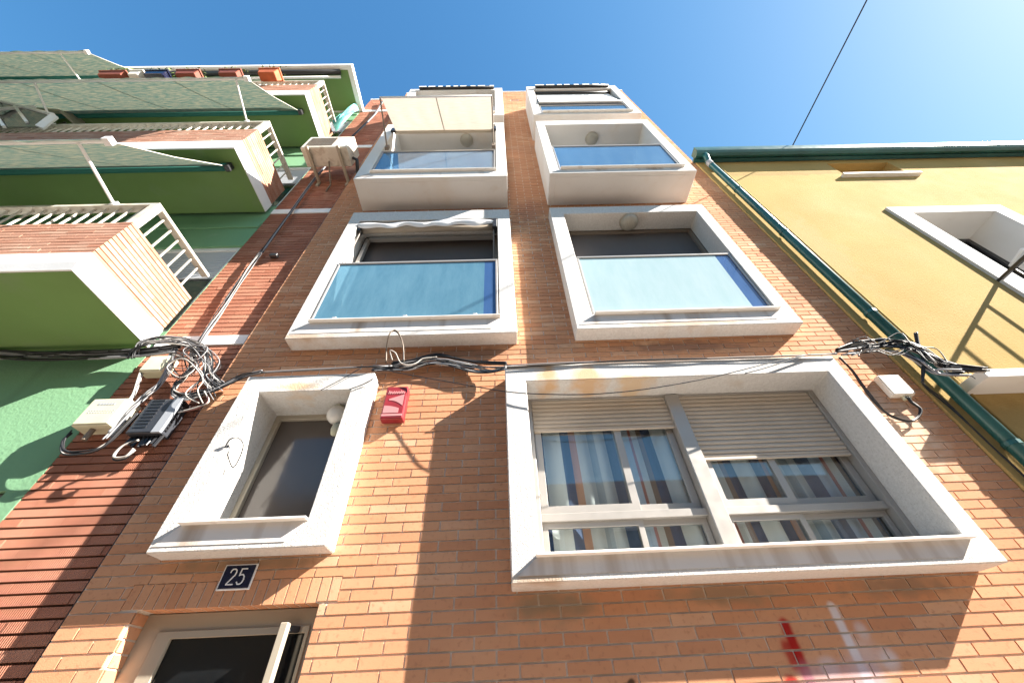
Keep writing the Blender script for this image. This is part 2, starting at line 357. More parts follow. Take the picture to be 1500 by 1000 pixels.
# ================================================================== SETTING
o = MB().box(-60, 60, -60, 40, -.4, -.15).build('street', 'asphalt'); o['kind'] = 'structure'
o = MB().box(-60, 60, -1.9, .02, -.15, 0).build('pavement', 'pave', bevel=.02); o['kind'] = 'structure'

op = thing('opposite_apartment_building', 'plain ochre apartment block across the street behind the viewer', 'building', (0, -9.5, 0))  # unseen block, added to cut sky fill; kept low so panes reflect sky
OW = [(x_, x_+1.3, z_, z_+1.5) for x_ in [-20+2.9*i for i in range(14)] for z_ in (1.2, 4.2)]
_m = MB()
for a_ in minus((-22, 22, 0, 7.2), OW): _m.box(a_[0], a_[1], -9.75, -9.5, a_[2], a_[3])
_m.box(-22, 22, -18, -17.8, 0, 7.2).box(-22, -21.8, -17.8, -9.75, 0, 7.2).box(21.8, 22, -17.8, -9.75, 0, 7.2).box(-21.8, 21.8, -17.8, -9.75, 7.0, 7.2)
_m.build('wall', 'ochre', op)
for a_ in OW:
    w_ = MB().ring(a_[0]-.1, a_[1]+.1, a_[2]-.1, a_[3]+.1, a_[0]+.05, a_[1]-.05, a_[2]+.05, a_[3]-.05, -9.45, -9.5, -9.6).build('window', 'white', op)
    MB().box(a_[0], a_[1], -9.72, -9.70, a_[2], a_[3]).build('pane', 'doorglass', w_)

# ================================================================== MIDDLE BUILDING
XL, XR, ZT = -2.66, 3.77, 14.83
mid = thing('brick_apartment_building', 'narrow orange brick apartment building with two columns of white-framed windows', 'building', (.55, 0, 0))
SM = (-2.19, -1.25, 2.50, 3.72); BG = (.10, 2.92, 2.22, 3.74)
colL, colR = (-2.06, .04), (.83, 2.93)
rows = ((4.40, 6.83), (7.45, 9.93), (10.52, 12.85))
holes = [SM, BG, (-2.26, -1.165, -.1, 2.152)]+[(c[0], c[1], r[0], r[1]) for c in (colL, colR) for r in rows]
# soldier course over the door
sold = (-2.36, -1.06, 2.152, 2.288)
mb = MB(); bricks(mb, XL, XR, .0, ZT, holes+[sold, (.40, .62, 13.75, 14.0)], .257, .065, .011, 0., .012, zoff=0)
x = sold[0]; rnd = random.Random(3)
while x < sold[1]-.03:
    mb.tone = .05+.9*rnd.random()
    if x > -2.27 and x+.065 < -1.16: mb.box(x+.0055, x+.0595, rnd.uniform(-.001, .001), .115, 2.150, sold[3]-.005)
    else: mb.box(x+.0055, x+.0595, 0, .012, sold[2]+.005, sold[3]-.005)
    x += .065
# brick returns of the door recess
for k in range(34):
    for xx, sgn in ((-2.26, -1), (-1.165, 1)):
        mb.tone = .05+.9*rnd.random(); z = k*.065
        if z+.06 > 2.15: continue
        a, b = (xx, xx+.006) if sgn < 0 else (xx-.006, xx)
        mb.box(a, b, .0125, .115, z+.0055, z+.0595)
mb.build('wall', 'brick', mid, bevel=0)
mb = MB(); sheet(mb, XL, XR, 0, ZT, holes, .0075, .15); mb.build('mortar_backing', 'mortar', mid)
mb = MB(); mb.box(XL+.003, XL+.15, .16, 9, 0, ZT-.01).box(XR-.15, XR-.003, .16, 9, 0, ZT-.01).box(XL+.15, XR-.15, 8.85, 9, 0, ZT-.01).box(XL+.15, XR-.15, .16, 8.85, ZT-.3, ZT-.01)
for z in (0.01, 2.3+1.6, 7.12, 10.2, 13.2): mb.box(XL+.15, XR-.15, .42, 8.85, z, z+.12)
mb.box(XL+.15, XR-.15, 2.8, 2.9, .2, ZT-.4)
mb.build('interior_walls', 'room', mid)
MB().box(XL-.0, XR+.02, -.012, .25, ZT, ZT+.05).build('parapet_coping', 'stonecap', mid, bevel=.004)
mb = MB()
mb.box(.42, .60, .004, .02, 13.77, 13.98); mb.build('roof_vent', 'board', mid)

def groove(mb, a0, a1, zb, zl, yf):
    pass
def lip(parent, xa, xb, base0, base1, z0, z1, D, frame_outer_z):
    """weathered recessed strip under the sill with mitred ends, and the thin sill stone above it"""
    yf = -D-.004
    m = MB(); vs = [(base0, yf, z0), (base1, yf, z0), (xb, yf-.0015, z1), (xa, yf-.0015, z1)]
    m.add(vs+[(p[0], yf+.003, p[2]) for p in vs], [(0, 1, 2, 3), (4, 7, 6, 5), (0, 4, 5, 1), (1, 5, 6, 2), (2, 6, 7, 3), (3, 7, 4, 0)])
    m.build('weathered_strip', 'groove', parent)
    MB().box(xa-.006, xb+.012, -D-.05, -D+.03, z1+.001, z1+.017).build('sill', 'stonecap', parent, bevel=.003)

def wall_lamp(c, label, group, m='smoke', r=.125):
    t = thing('ceiling_lamp', label, 'lamp', c, group)
    k = MB(); k.lathe(c, [(0, 0), (r*1.02, 0), (r*1.02, -.02), (r*.9, -.022), (0, -.022)]); k.build('base', 'beigeframe', t, smooth=False)
    k = MB(); prof = [(r*.97*math.cos(a), -.02-.085*math.sin(a)) for a in [i*math.pi/2/7 for i in range(8)]]; prof[-1] = (.001, prof[-1][1])
    k.lathe(c, prof, 24); k.build('diffuser', m, t, smooth=True)
    return t

def loggia(x0, x1, z0, z1, a0, a1, b0, b1, D, pane, label, gtop, backy=.11, gy=None, kind='flat'):
    """white surround with its recess, blind, and glass balustrade"""
    f = MB().ring(x0, x1, z0, z1, a0, a1, b0, b1, -D, .0, backy).build('window_surround', 'stone' if kind == 'flat' else 'stone_smooth', mid, bevel=.006, label=label)
    gy = gy if gy is not None else -D+.03
    lip(f, a0+.03, a1, x0+.03, a1-.08, z0+.065, b0-.022, D, z0)
    # recess back: brown frame and blind
    if kind == 'flat':
        m = MB(); m.ring(a0, a1, b0, b1, a0+.05, a1-.05, b0+.05, b1-.05, backy+.002, backy+.06, backy+.06); m.build('frame', 'bronze', f)
        m = MB(); m.box(a0+.05, a1-.05, backy+.035, backy+.055, b0+.05, b1-.05); m.build('blind', 'dark', f)
    else:
        m = MB(); m.box(a0-.0, a1+.0, backy+.002, backy+.05, b0, b1); m.build('back_panel', 'stone_smooth', f)
    # glass balustrade with aluminium edge
    e = .022; zb = b0+.012
    m = MB(); m.box(a0+.012, a1-.012, gy-.018, gy+.018, gtop-.028, gtop).box(a0+.012, a1-.012, gy-.016, gy+.016, zb, zb+.025)
    m.box(a0+.012, a0+.012+e, gy-.015, gy+.015, zb+.025, gtop-.028).box(a1-.012-e, a1-.012, gy-.015, gy+.015, zb+.025, gtop-.028)
    m.build('balustrade_frame', 'alu', f, bevel=.002)
    ws = {'pane_pale': .17, 'pane_blue': .13}.get(pane, 0)
    m = MB(); m.box(a0+.034, a1-.034-ws, gy-.004, gy+.004, zb+.025, gtop-.028); m.build('glass_panel', pane, f)
    if ws: MB().box(a1-.034-ws+.0, a1-.034, gy-.003, gy+.003, zb+.025, gtop-.028).build('clear_glass_strip', 'pane_strip', f)
    for cx_ in (a0+.25, (a0+a1)/2, a1-.25):
        MB().box(cx_-.02, cx_+.02, gy-.022, gy+.022, zb-.004, zb+.05).build('glass_clamp', 'midpl', f, bevel=.003)
    return f

L2 = loggia(-2.13, .14, 4.30, 6.93, -1.98, -.035, 4.535, 6.66, .17, 'pane_blue', 'white surround with blue glass balustrade and rolled white awning, left column lowest', 5.60, gy=-.16)
R2 = loggia(.735, 3.03, 4.32, 6.95, .925, 2.87, 4.535, 6.74, .17, 'pane_pale', 'white surround with pale cloudy glass balustrade, right column lowest', 5.64, gy=-.14)
L3 = loggia(-2.145, .13, 7.32, 9.95, -1.96, -.035, 7.53, 9.86, .50, 'pane_thin', 'projecting white bay under the cream awning', 8.46, gy=-.48, backy=.35, kind='bay')
R3 = loggia(.77, 3.01, 7.38, 10.02, .925, 2.85, 7.53, 9.76, .50, 'pane_thin', 'projecting white bay with blue glass, right column middle', 8.58, gy=-.48, backy=.35, kind='bay')
L4 = loggia(-2.14, .15, 10.48, 12.86, -1.97, -.035, 10.62, 12.66, .50, 'pane_thin', 'top left projecting white bay', 11.19, gy=-.48, backy=.35, kind='bay')
R4 = loggia(.765, 3.04, 10.47, 12.96, .935, 2.87, 10.60, 12.66, .50, 'pane_thin', 'top right projecting white bay with lowered white awning', 11.19, gy=-.48, backy=.35, kind='bay')
# bays: raised border on the underside panel and thin line where a lower surround begins
for f, (x0, x1, z0) in ((L3, (-2.145, .13, 7.32)), (R3, (.77, 3.01, 7.38)), (L4, (-2.14, .15, 10.48)), (R4, (.765, 3.04, 10.47))):
    m = MB(); m.box(x0+.09, x1-.09, -.44, -.04, z0-.006, z0+.01); m.build('soffit_panel', 'stone_smooth', f, bevel=.002)
    # shutter boxes under the sky: dark slotted vent along the top of the recess
# white side of the sliding door frame in the left recess
MB().box(-1.98+.05, -1.98+.10, .05, .109, 4.6, 6.6).box(-1.93, -.085, .05, .109, 6.55, 6.60).build('sliding_frame', 'alu', L2, bevel=.003)

# ---- small window
S = MB().ring(-2.28, -1.16, 2.42, 3.85, -2.11, -1.33, 2.60, 3.665, -.15, .0, .26).build('window_surround', 'stone', mid, bevel=.007, label='small white stucco window surround above the door')
lip(S, -2.14, -1.335, -2.262, -1.43, 2.455, 2.578, .15, 2.42)
m = MB(); m.ring(-2.11, -1.33, 2.60, 3.665, -2.065, -1.375, 2.64, 3.62, .20, .258, .258); m.build('frame', 'beigeframe', S, bevel=.003)
MT['polish'] = M('polished_dark_pane', (.075, .062, .055), rough=.12, spec=.7)
MB().box(-2.065, -1.375, .235, .25, 2.64, 3.62).build('dark_pane', 'polish', S)

# ---- big window
B = MB().ring(.005, 2.99, 2.158, 3.84, .185, 2.84, 2.305, 3.655, -.2, .0, .10).build('window_surround', 'stone', mid, bevel=.007, label='large white stucco surround of the two-part ground floor window')
lip(B, .165, 2.86, .045, 2.73, 2.195, 2.288, .2, 2.158)
m = MB(); m.ring(.185, 2.84, 2.305, 3.655, .235, 2.79, 2.345, 3.64, .06, .16, .16)
m.build('frame', 'alu', B, bevel=.003)
m = MB(); m.box(1.45, 1.575, .045, .165, 2.3, 3.65); m.build('mullion', 'alu', B, bevel=.006)
def sash(x0, x1, z0, z1, y, nm='sash', w=.058):
    m = MB(); m.ring(x0, x1, z0, z1, x0+w, x1-w, z0+w, z1-w, y, y+.03, y+.03); s = m.build(nm, 'alu', B, bevel=.002)
    m = MB(); m.box(x0+w, x1-w, y+.012, y+.018, z0+w, z1-w); m.build('pane', 'pane_clear', s)
for (x0, x1, sp) in ((.235, 1.45, .95), (1.575, 2.79, 2.13)):
    m = MB(); m.box(x0, x1, .085, .15, 2.595, 2.65); m.build('transom', 'alu', B, bevel=.003)
    sash(x0+.005, sp+.03, 2.65, 3.45, .10); sash(sp-.03, x1-.005, 2.65, 3.45, .131)
    sash(x0+.005, sp+.02, 2.33, 2.595, .11, w=.04); sash(sp-.02, x1-.005, 2.33, 2.595, .131, w=.04)
def slats(x0, x1, z0, z1, y, parent, m_='shutter', pitch=.042):
    m = MB(); z = z1
    while z > z0+.002:
        zl = max(z-pitch, z0); h = z-zl
        P = [(0, z), (-.006, z-h*.18), (-.009, z-h*.5), (-.006, z-h*.82), (0, zl+.004), (.004, zl)]
        k = len(m.v); vs = [(x, y+d, zz) for x in (x0, x1) for d, zz in P]
        n = len(P); m.add(vs, [(i, i+1, n+i+1, n+i)[::-1] for i in range(n-1)]+[])
        z = zl
    m.box(x0, x1, y+.006, y+.014, z0, z1); m.box(x0, x1, y-.008, y+.016, z0-.02, z0)
    return m.build('roller_shutter', m_, parent)
slats(.24, 1.448, 3.345, 3.65, .082, B)
slats(1.577, 2.785, 3.035, 3.65, .082, B)
for nm, x0, x1, mm, lab in (('curtain', .26, 1.44, 'curtain1', 'striped curtain behind the left half of the large window'), ('curtain', 1.59, 2.77, 'curtain2', 'striped curtain behind the right half of the large window')):
    m = MB(); n = 90; rows_ = 12; k = random.uniform(0, 6)
    for r in range(rows_+1):
        z = 2.32+(3.6-2.32)*r/rows_
        for i in range(n+1):
            xx = x0+(x1-x0)*i/n; a = xx*34+k+.6*math.sin(xx*9)
            m.v.append((xx, .200+.018*math.sin(a)*(1-.25*r/rows_)+.006*math.sin(a*.37+r*.3), z))
    for r in range(rows_):
        for i in range(n):
            q = r*(n+1)+i; m.f.append((q, q+1, q+n+2, q+n+1)); m.t.append(0)
    o = m.build(nm, mm, smooth=True); tag(o, lab, 'curtain', 'striped curtains')

# ---- door
D_ = MB().ring(-2.2595, -1.1655, 0.01, 2.148, -2.05, -1.25, .12, 2.02, .116, .17, .17).build('door', 'beigeframe', mid, bevel=.004, label='beige metal entrance door with a dark glass pane')
m = MB(); m.ring(-2.14, -1.23, .02, 2.055, -2.05, -1.25, .12, 2.02, .104, .1155, .1155); m.build('leaf_frame', 'beigeframe', D_, bevel=.003)
MT['doorglass'] = M('dark_door_glass', (.008, .009, .010), rough=.08, spec=.6)
m = MB(); m.box(-2.05, -1.25, .125, .14, .12, 2.02); m.build('glass', 'doorglass', D_)
m = MB(); m.bar((-1.345, .03, .75), (-1.345, .03, 2.06), .045); hnd = m.build('handle', 'beigeframe', D_, bevel=.004)
for z_ in (2.035, .8): MB().bar((-1.345, .055, z_), (-1.29, .103, z_), .03).build('bracket', 'black', hnd)

# ---- lamps in the recesses
wall_lamp((1.90, -.03, 6.735), 'round ceiling lamp inside the right recess above the pale glass', 'round ceiling lamps in the window recesses', r=.135)
wall_lamp((1.88, -.24, 9.755), 'round ceiling lamp in the right projecting bay with blue glass', 'round ceiling lamps in the window recesses')
wall_lamp((-.62, -.22, 9.855), 'round ceiling lamp behind the glass of the bay under the cream awning', 'round ceiling lamps in the window recesses')
g = thing('globe_lamp', 'white glass globe lamp in the upper corner of the small window', 'lamp', (-1.50, .09, 3.58))
MB().lathe((-1.50, .09, 3.575), [(.001, .085)]+[(.085*math.sin(a), .085*math.cos(a)) for a in [i*math.pi/10 for i in range(1, 10)]]+[(.001, -.085)], 20).build('globe', 'globe', g, smooth=True)
MB().lathe((-1.50, .09, 3.585), [(.04, .08), (.04, .06), (.03, .06)]).build('holder', 'cream', g)
MB().lathe((-1.47, .10, 3.43), [(.001, .05), (.035, .045), (.042, 0), (.03, -.05), (.001, -.055)], 16).build('lower_bulb', 'cream', g, smooth=True)

# ---- awnings of the middle building
def drape(mb, a0, a1, b0, b1, nx, ny, sag=.02, seed=1, wav=.004):
    """cloth quad from edge a0-a1 to edge b0-b1 with a little sag"""
    rn = random.Random(seed); a0, a1, b0, b1 = map(Vector, (a0, a1, b0, b1)); ph = rn.random()*6; k = len(mb.v)
    for j in range(ny+1):
        t = j/ny
        for i in range(nx+1):
            s = i/nx; p = (a0.lerp(a1, s)).lerp(b0.lerp(b1, s), t)
            p.z -= sag*math.sin(math.pi*t)+wav*math.sin(s*40+ph+3*t)*math.sin(math.pi*t); mb.v.append(tuple(p))
    for j in range(ny):
        for i in range(nx):
            q = k+j*(nx+1)+i; mb.f.append((q, q+1, q+nx+2, q+nx+1)); mb.t.append(0)
    return mb
aw = thing('awning', 'open cream awning over the left projecting bay', 'awning', (-.98, -.5, 9.48))
drape(MB(), (-1.9, -.50, 9.50), (-.07, -.50, 9.50), (-1.86, -1.2, 8.80), (-.09, -1.2, 8.80), 40, 8, .012).build('canvas', 'cawn', aw, smooth=True)
MB().tube([(-1.93, -.49, 9.50), (-.04, -.49, 9.50)], .035, 10).build('roller', 'cawn', aw, smooth=True)
MB().tube([(-1.88, -1.205, 8.795), (-.07, -1.205, 8.795)], .016, 8).build('front_bar', 'white', aw, smooth=True)
for xx in (-1.88, -.07):
    MB().tube([(xx, -.515, 8.55), (xx, -.8, 8.66), (xx, -1.2, 8.79)], .012, 6).box(xx-.03, xx+.03, -.55, -.50, 8.5, 8.62).build('arm', 'bronze', aw)
for q_ in ((-1.98, -1.90), (-.06, -.02)): MB().box(*q_, -.545, -.505, 9.42, 9.58).build('bracket', 'black', aw)
drape(MB(), (-1.0, -.505, 9.488), (-.985, -.505, 9.488), (-.985, -1.2, 8.786), (-.97, -1.2, 8.786), 1, 8, .014).build('seam', 'beigeframe', aw)

aw = thing('awning', 'rolled-up white awning under the top of the left recess', 'awning', (-1.0, -.12, 6.58))
MB().tube([(-1.95, -.09, 6.55), (-.09, -.09, 6.56)], .05, 12).build('roller', 'cawn', aw, smooth=True)
m = MB(); n = 60
for i in range(n+1):
    s = i/n; xx = -1.97+1.88*s; w = .035*abs(math.sin(s*9))+.02*math.sin(s*31)
    top = 6.60+.03*s; m.v += [(xx, -.165-.01*math.sin(s*23), top+.05*math.exp(-((s-.72)/.13)**2)), (xx, -.185-.008*math.sin(s*17), top-.055-w*.6), (xx, -.15, top-.085-w)]
for i in range(n):
    for j in (0, 1): m.f.append((3*i+j, 3*i+3+j, 3*i+4+j, 3*i+1+j)); m.t.append(0)
m.build('valance', 'wawn', aw, smooth=True)
MB().box(-.105, -.04, -.175, -.06, 6.42, 6.64).build('bracket', 'black', aw, bevel=.01); MB().box(-1.975, -1.93, -.15, -.06, 6.44, 6.52).build('bracket', 'black', aw, bevel=.01)
for xx in (-1.93, -.09): MB().tube([(xx, -.12, 6.47), (xx, -.12, 5.62)], .009, 6).build('arm', 'bronze', aw)

aw = thing('awning', 'white awning lowered in front of the top right bay', 'awning', (1.9, -.46, 12.5))
m = MB(); m.quad((.97, -.40, 12.60), (2.80, -.40, 12.60), (2.80, -.505, 11.42), (.97, -.505, 11.42)); m.build('canvas', 'wawn', aw)
MB().tube([(.95, -.42, 12.60), (2.84, -.42, 12.60)], .04, 10).build('roller', 'black', aw, smooth=True)
m = MB(); m.box(.95, 2.83, -.53, -.49, 11.33, 11.42); m.build('front_bar', 'white', aw, bevel=.01)
MB().box(.95, 2.83, -.50, -.46, 11.24, 11.32).build('lower_bar', 'black', aw)
MB().tube([(.95, -.51, 11.38), (.95, -.47, 12.5)], .01).build('arm', 'black', aw)
def scallop(x0, x1, label):
    aw = thing('shade_roll', label, 'awning', ((x0+x1)/2, -.46, 12.75))
    MB().tube([(x0, -.535, 12.77), (x1, -.535, 12.77)], .035, 8).build('roller', 'black', aw, smooth=True)
    k = 0; m = MB(); xx = x0
    while xx < x1-.05:
        w = random.uniform(.10, .22); m.box(xx, min(xx+w, x1), -.575, -.57, 12.72, 12.79); xx += w+random.uniform(.05, .12)
    m.build('valance', 'wawn', aw)
scallop(-1.9, -.05, 'dark rolled shade with white flaps on the top left bay')
scallop(.98, 2.82, 'dark rolled shade with white flaps on the top right bay')

# ---- number plate 25
def seg2(poly, w, y0, y1, m):
    for i in range(len(poly)-1):
        (ax, az), (bx, bz) = poly[i], poly[i+1]; dx, dz = bx-ax, bz-az; l = math.hypot(dx, dz); nx, nz = -dz/l*w/2, dx/l*w/2
        ex, ez = dx/l*w*.3, dz/l*w*.3
        ax -= ex; az -= ez; bx += ex; bz += ez
        vs = [(ax+nx, az+nz), (ax-nx, az-nz), (bx-nx, bz-nz), (bx+nx, bz+nz)]
        yy = y0-.0002*(i % 3)
        m.add([(p[0], yy, p[1]) for p in vs]+[(p[0], y1, p[1]) for p in vs], [(0, 1, 2, 3), (7, 6, 5, 4), (0, 4, 5, 1), (1, 5, 6, 2), (2, 6, 7, 3), (3, 7, 4, 0)])
pl = thing('house_number_plate', 'dark blue enamel plate with the white number 25 above the door', 'number plate', (-1.72, -.01, 2.24))
MB().box(-1.828, -1.622, -.012, -.003, 2.232, 2.376).build('rim', 'white', pl, bevel=.003)
MB().box(-1.819, -1.631, -.016, -.0115, 2.240, 2.368).build('plate', 'navy', pl, bevel=.002)
m = MB()
def dig(pts, ox): return [(ox+px*.040, 2.262+pz*.085) for px, pz in pts]
seg2(dig([(.02, .78), (.08, .92), (.25, 1), (.6, 1), (.85, .92), (.93, .78), (.88, .62), (.05, .06), (.0, 0), (1, 0)], -1.775), .0065, -.019, -.0155, m)
seg2(dig([(.95, 1), (.15, 1), (.08, .56), (.3, .62), (.62, .62), (.88, .5), (.96, .3), (.85, .1), (.6, 0), (.25, 0), (.02, .14)], -1.715), .0065, -.019, -.0155, m)
m.build('digits', 'white', pl)

# ---- alarm box
al = thing('alarm_box', 'faded red alarm siren box on the brick wall beside the small window', 'alarm box', (-.95, -.04, 3.39))
MB().box(-1.045, -.855, -.085, -.0015, 3.40, 3.735).build('case', 'red', al, bevel=.012, seg=2)
m = MB(); m.box(-1.035, -.865, -.088, -.084, 3.425, 3.445); n = 12
for i in range(n):      # faded curved flash
    a, b = i/n, (i+1)/n
    f0 = lambda t: 3.455+.0*t; f1 = lambda t: 3.53-.03*t*t
    m.add([(-1.03+.13*a, -.0875, f0(a)), (-1.03+.13*b, -.0875, f0(b)), (-1.03+.13*b, -.0875, f1(b)), (-1.03+.13*a, -.0875, f1(a))], [(0, 1, 2, 3)])
    g0 = lambda t: 3.585-.06*t*t; g1 = lambda t: 3.60+.045*t
    m.add([(-1.0+.125*a, -.0875, g0(a)), (-1.0+.125*b, -.0875, g0(b)), (-1.0+.125*b, -.0875, g1(b)), (-1.0+.125*a, -.0875, g1(a))], [(0, 1, 2, 3)])
m.build('flash_print', 'pink', al)
m = MB(); rn = random.Random(5); xx = -1.018
for w in (.8, .5, .6, .5, .55, .8, .5):       # worn script lettering, unreadable in the photo
    h = .03*w+.01; seg2([(xx, 3.655), (xx+.006, 3.655+h), (xx+.014, 3.652), (xx+.018, 3.655+h*.7)], .005, -.0885, -.086, m); xx += .0205
m.build('script_lettering', 'pink', al)

# ================================================================== LEFT BUILDING
left = thing('green_balcony_building', 'red ribbed brick building with green soffits and three long white-edged balconies', 'building', (-8, 0, 0))
WX = -3.64
mb = MB(); bands = [(-5, XL, z, z+.14) for z in (4.48, 7.42, 10.42, 13.2)]
bricks(mb, WX, XL-.022, 0, 14.45, bands, .29, .069, .014, .07, .018, jit=.002, vj=.004)
mb.build('brick_strip', 'rbrick', left)
MB().box(WX, XL-.022, .084, .4, 0, 14.45).build('strip_backing', 'rmortar', left)
mb = MB()
for z in (4.48, 7.42, 10.42, 13.2): mb.box(WX+.001, XL-.006, .055, .12, z, z+.14)
mb.box(WX+.001, XL-.006, .05, .4, 14.45, 14.5)
mb.build('floor_band', 'white', left, bevel=.004)
MB().box(XL-.0215, XL-.001, .02, .05, 0, 14.6).build('joint_shade', 'black', left)  # black strip stands in for the shadow gap between the two buildings
# walls behind the balconies, window openings with shutters
wh = [(-7.4, -3.642, 4.72, 6.48), (-13, -8.2, 4.72, 6.48), (-7.4, -3.642, 7.7, 9.46), (-13, -8.2, 7.7, 9.46), (-7.4, -3.642, 10.75, 12.5), (-13, -8.2, 10.75, 12.5), (-13, -3.80, .1, 2.97)]
mb = MB(); sheet(mb, -16, WX-.001, 0, 13.2, wh, .068, .18); mb.build('green_wall', 'greenwall', left)
MB().box(-16, -3.66, .9, 1.0, 0, 13.2).box(-16, -15.9, .3, .9, 0, 13.2).box(-16, -3.4, 7, 7.2, 0, 13.2).box(-16, -3.66, .25, .9, 13.0, 13.19).build('interior_walls', 'room', left)
for (x0, x1, z0, z1) in wh[:6]:
    m = MB(); m.ring(x0, x1, z0, z1, x0+.06, x1-.06, z0+.06, z1-.06, .10, .16, .16); f = m.build('window', 'white', left)
    slats(x0+.06, x1-.06, z1-.66, z1-.04, .135, f, 'greyshut', .05)
    MB().box(x0+.06, x1-.06, .15, .156, z0+.06, z1-.6).build('pane', 'pane_clear', f)
slats(-13, -3.82, .1, 2.96, .10, left, 'bronze', .09)
mb = MB()
for z in (6.98, 10.0, 12.9): mb.box(-16, WX-.002, .045, .068, z, z+.12)
mb.build('wall_moulding', 'greenwall', left, bevel=.006)

def balcony(z0, label, xr, yf=-.94, rail_post=True):
    x0 = -16.
    # slab: white edge, chamfered drip below along the front
    m = MB(); zt = z0+.24
    m.add([(x0, yf, z0+.09), (x0, yf+.02, z0), (x0, .03, z0), (x0, .03, zt), (x0, yf, zt), (xr, yf, z0+.09), (xr, yf+.02, z0), (xr, .03, z0), (xr, .03, zt), (xr, yf, zt)],
          [(0, 1, 2, 3, 4), (9, 8, 7, 6, 5), (0, 5, 6, 1), (1, 6, 7, 2), (3, 8, 9, 4), (4, 9, 5, 0)])
    s = m.build('balcony', 'white', left, label=label)
    MB().box(x0+.05, xr-.012, yf+.035, .028, z0-.004, z0+.01).build('soffit', 'green', s)
    # brick parapet: front and end
    pt = z0+.82; m = MB()
    bricks(m, x0, xr-.012, zt, pt, [], .26, .0535, .011, yf+.012, .018, jit=.0015, vj=.003)
    bricks(m, yf+.02, .03, zt, pt, [], .26, .0535, .011, 0, .018, axis='y', fixed=xr-.012, jit=.0015, vj=.003)
    m.build('brick_parapet', 'pbrick', s)
    MB().box(x0, xr-.028, yf+.028, yf+.12, zt, pt-.002).box(xr-.12, xr-.028, yf+.12, .03, zt, pt-.002).build('parapet_backing', 'rmortar', s)
    rt = z0+1.25; m = MB(); yc = yf+.06; xc = xr-.06
    m.box(x0, xr-.02, yf+.015, yf+.10, rt-.035, rt); m.box(xr-.10, xr-.02, yf+.10, .02, rt-.035, rt)
    m.box(x0, xr-.04, yc-.015, yc+.015, pt, pt+.02).box(xr-.075, xr-.045, yc+.015, .02, pt, pt+.02)
    m.box(xr-.10, xr-.02, yf+.015, yf+.085, pt+.001, rt-.035)
    k = 1
    while yf+.06+.125*k < -.02: yy = yf+.06+.125*k; m.box(xc-.008, xc+.008, yy-.008, yy+.008, pt+.02, rt-.034); k += 1
    for k in range(1, 96): xx = xr-.06-.13*k; m.box(xx-.008, xx+.008, yc-.008, yc+.008, pt+.02, rt-.034) if xx > x0 else None
    m.build('railing', 'railpaint', s)
    return s
balcony(4.44, 'lowest balcony with lit brick end and cream railing', -3.645)
balcony(7.43, 'middle balcony with cream railing', -3.70)
balcony(10.45, 'top balcony carrying flower pots', -3.76)
# roof slab
m = MB(); m.box(-16, -3.56, -.96, .4, 13.2, 13.36); rf = m.build('roof', 'white', left, bevel=.004)
MB().box(-15.9, -3.68, -.86, .028, 13.194, 13.21).build('soffit', 'green', rf)

# green awnings
def side_awning(xr, x0, back, front, armx, label, root, val=.10, lum=1):
    t = thing('awning', label, 'awning', (xr-1.5, back[0], back[1]), 'long sage green awnings over the balconies')
    drape(MB(), (x0, back[0], back[1]), (xr, back[0], back[1]), (x0, front[0], front[1]), (xr, front[0], front[1]), 160, 12, .05, 3, .006).build('canvas', 'awning', t, smooth=True)
    MB().tube([(x0, back[0]+.02, back[1]+.01), (xr+.02, back[0]+.02, back[1]+.01)], .055, 10).build('roller', 'teal', t, smooth=True)
    MB().tube([(x0, front[0], front[1]), (xr+.03, front[0], front[1])], .022, 8).box(xr-.02, xr+.05, front[0]-.035, front[0]+.035, front[1]-.035, front[1]+.035).build('front_bar', 'white', t)
    MB().tube([(xr, back[0], back[1]-.0), (xr, (back[0]+front[0])/2, (back[1]+front[1])/2-.05), (xr, front[0], front[1])], .006, 6).build('hem', 'railpaint', t, smooth=True)
    for q in range(1, 12):
        sx_ = xr-q*1.18
        if sx_ > x0: drape(MB(), (sx_, back[0], back[1]-.004), (sx_+.02, back[0], back[1]-.004), (sx_, front[0], front[1]-.004), (sx_+.02, front[0], front[1]-.004), 1, 10, .052, 3, 0).build('seam', 'seamcloth', t)
    m = MB(); n = 160
    for i in range(n+1):
        s = i/n; xx = x0+(xr-x0)*s
        m.v += [(xx, front[0]-.02, front[1]), (xx, front[0]-.03-.01*math.sin(xx*14), front[1]-val+.015*math.sin(xx*9+1))]
    for i in range(n): m.f.append((2*i, 2*i+1, 2*i+3, 2*i+2)); m.t.append(0)
    m.build('valance', 'awning', t, smooth=True)
    for ax in armx:
        MB().tube([(ax, root[0], root[1]), (ax, front[0]+.01, front[1]-.02)], .016, 6).box(ax-.03, ax+.03, root[0]-.03, root[0]+.03, root[1]-.03, root[1]+.04).build('arm', 'white', t)
    MB().box(xr, xr+.07, back[0]-.03, back[0]+.06, back[1]-.07, back[1]+.06).build('bracket', 'black', t, bevel=.01)
    return t
side_awning(-3.90, -15, (-.70, 7.36), (-1.50, 5.84), (-4.17, -6.6), 'sage green awning hanging out above the lowest balcony', (-.90, 5.70), .07)
side_awning(-3.95, -15, (-.66, 10.36), (-1.46, 8.93), (-4.10, -7.2), 'sage green awning hanging out above the middle balcony', (-.90, 8.69), .05)
side_awning(-8.43, -15, (-.84, 12.98), (-1.47, 11.66), (-8.95, -12), 'uppermost sage green awning far left near the roof edge', (-.90, 11.70), .05)
t = thing('awning', 'rolled-up dark awning tucked under the roof edge of the left building', 'awning', (-5, -.88, 13.1))
MB().tube([(-8.0, -.83, 13.12), (-3.85, -.83, 13.12)], .06, 10).build('roller', 'black', t, smooth=True)
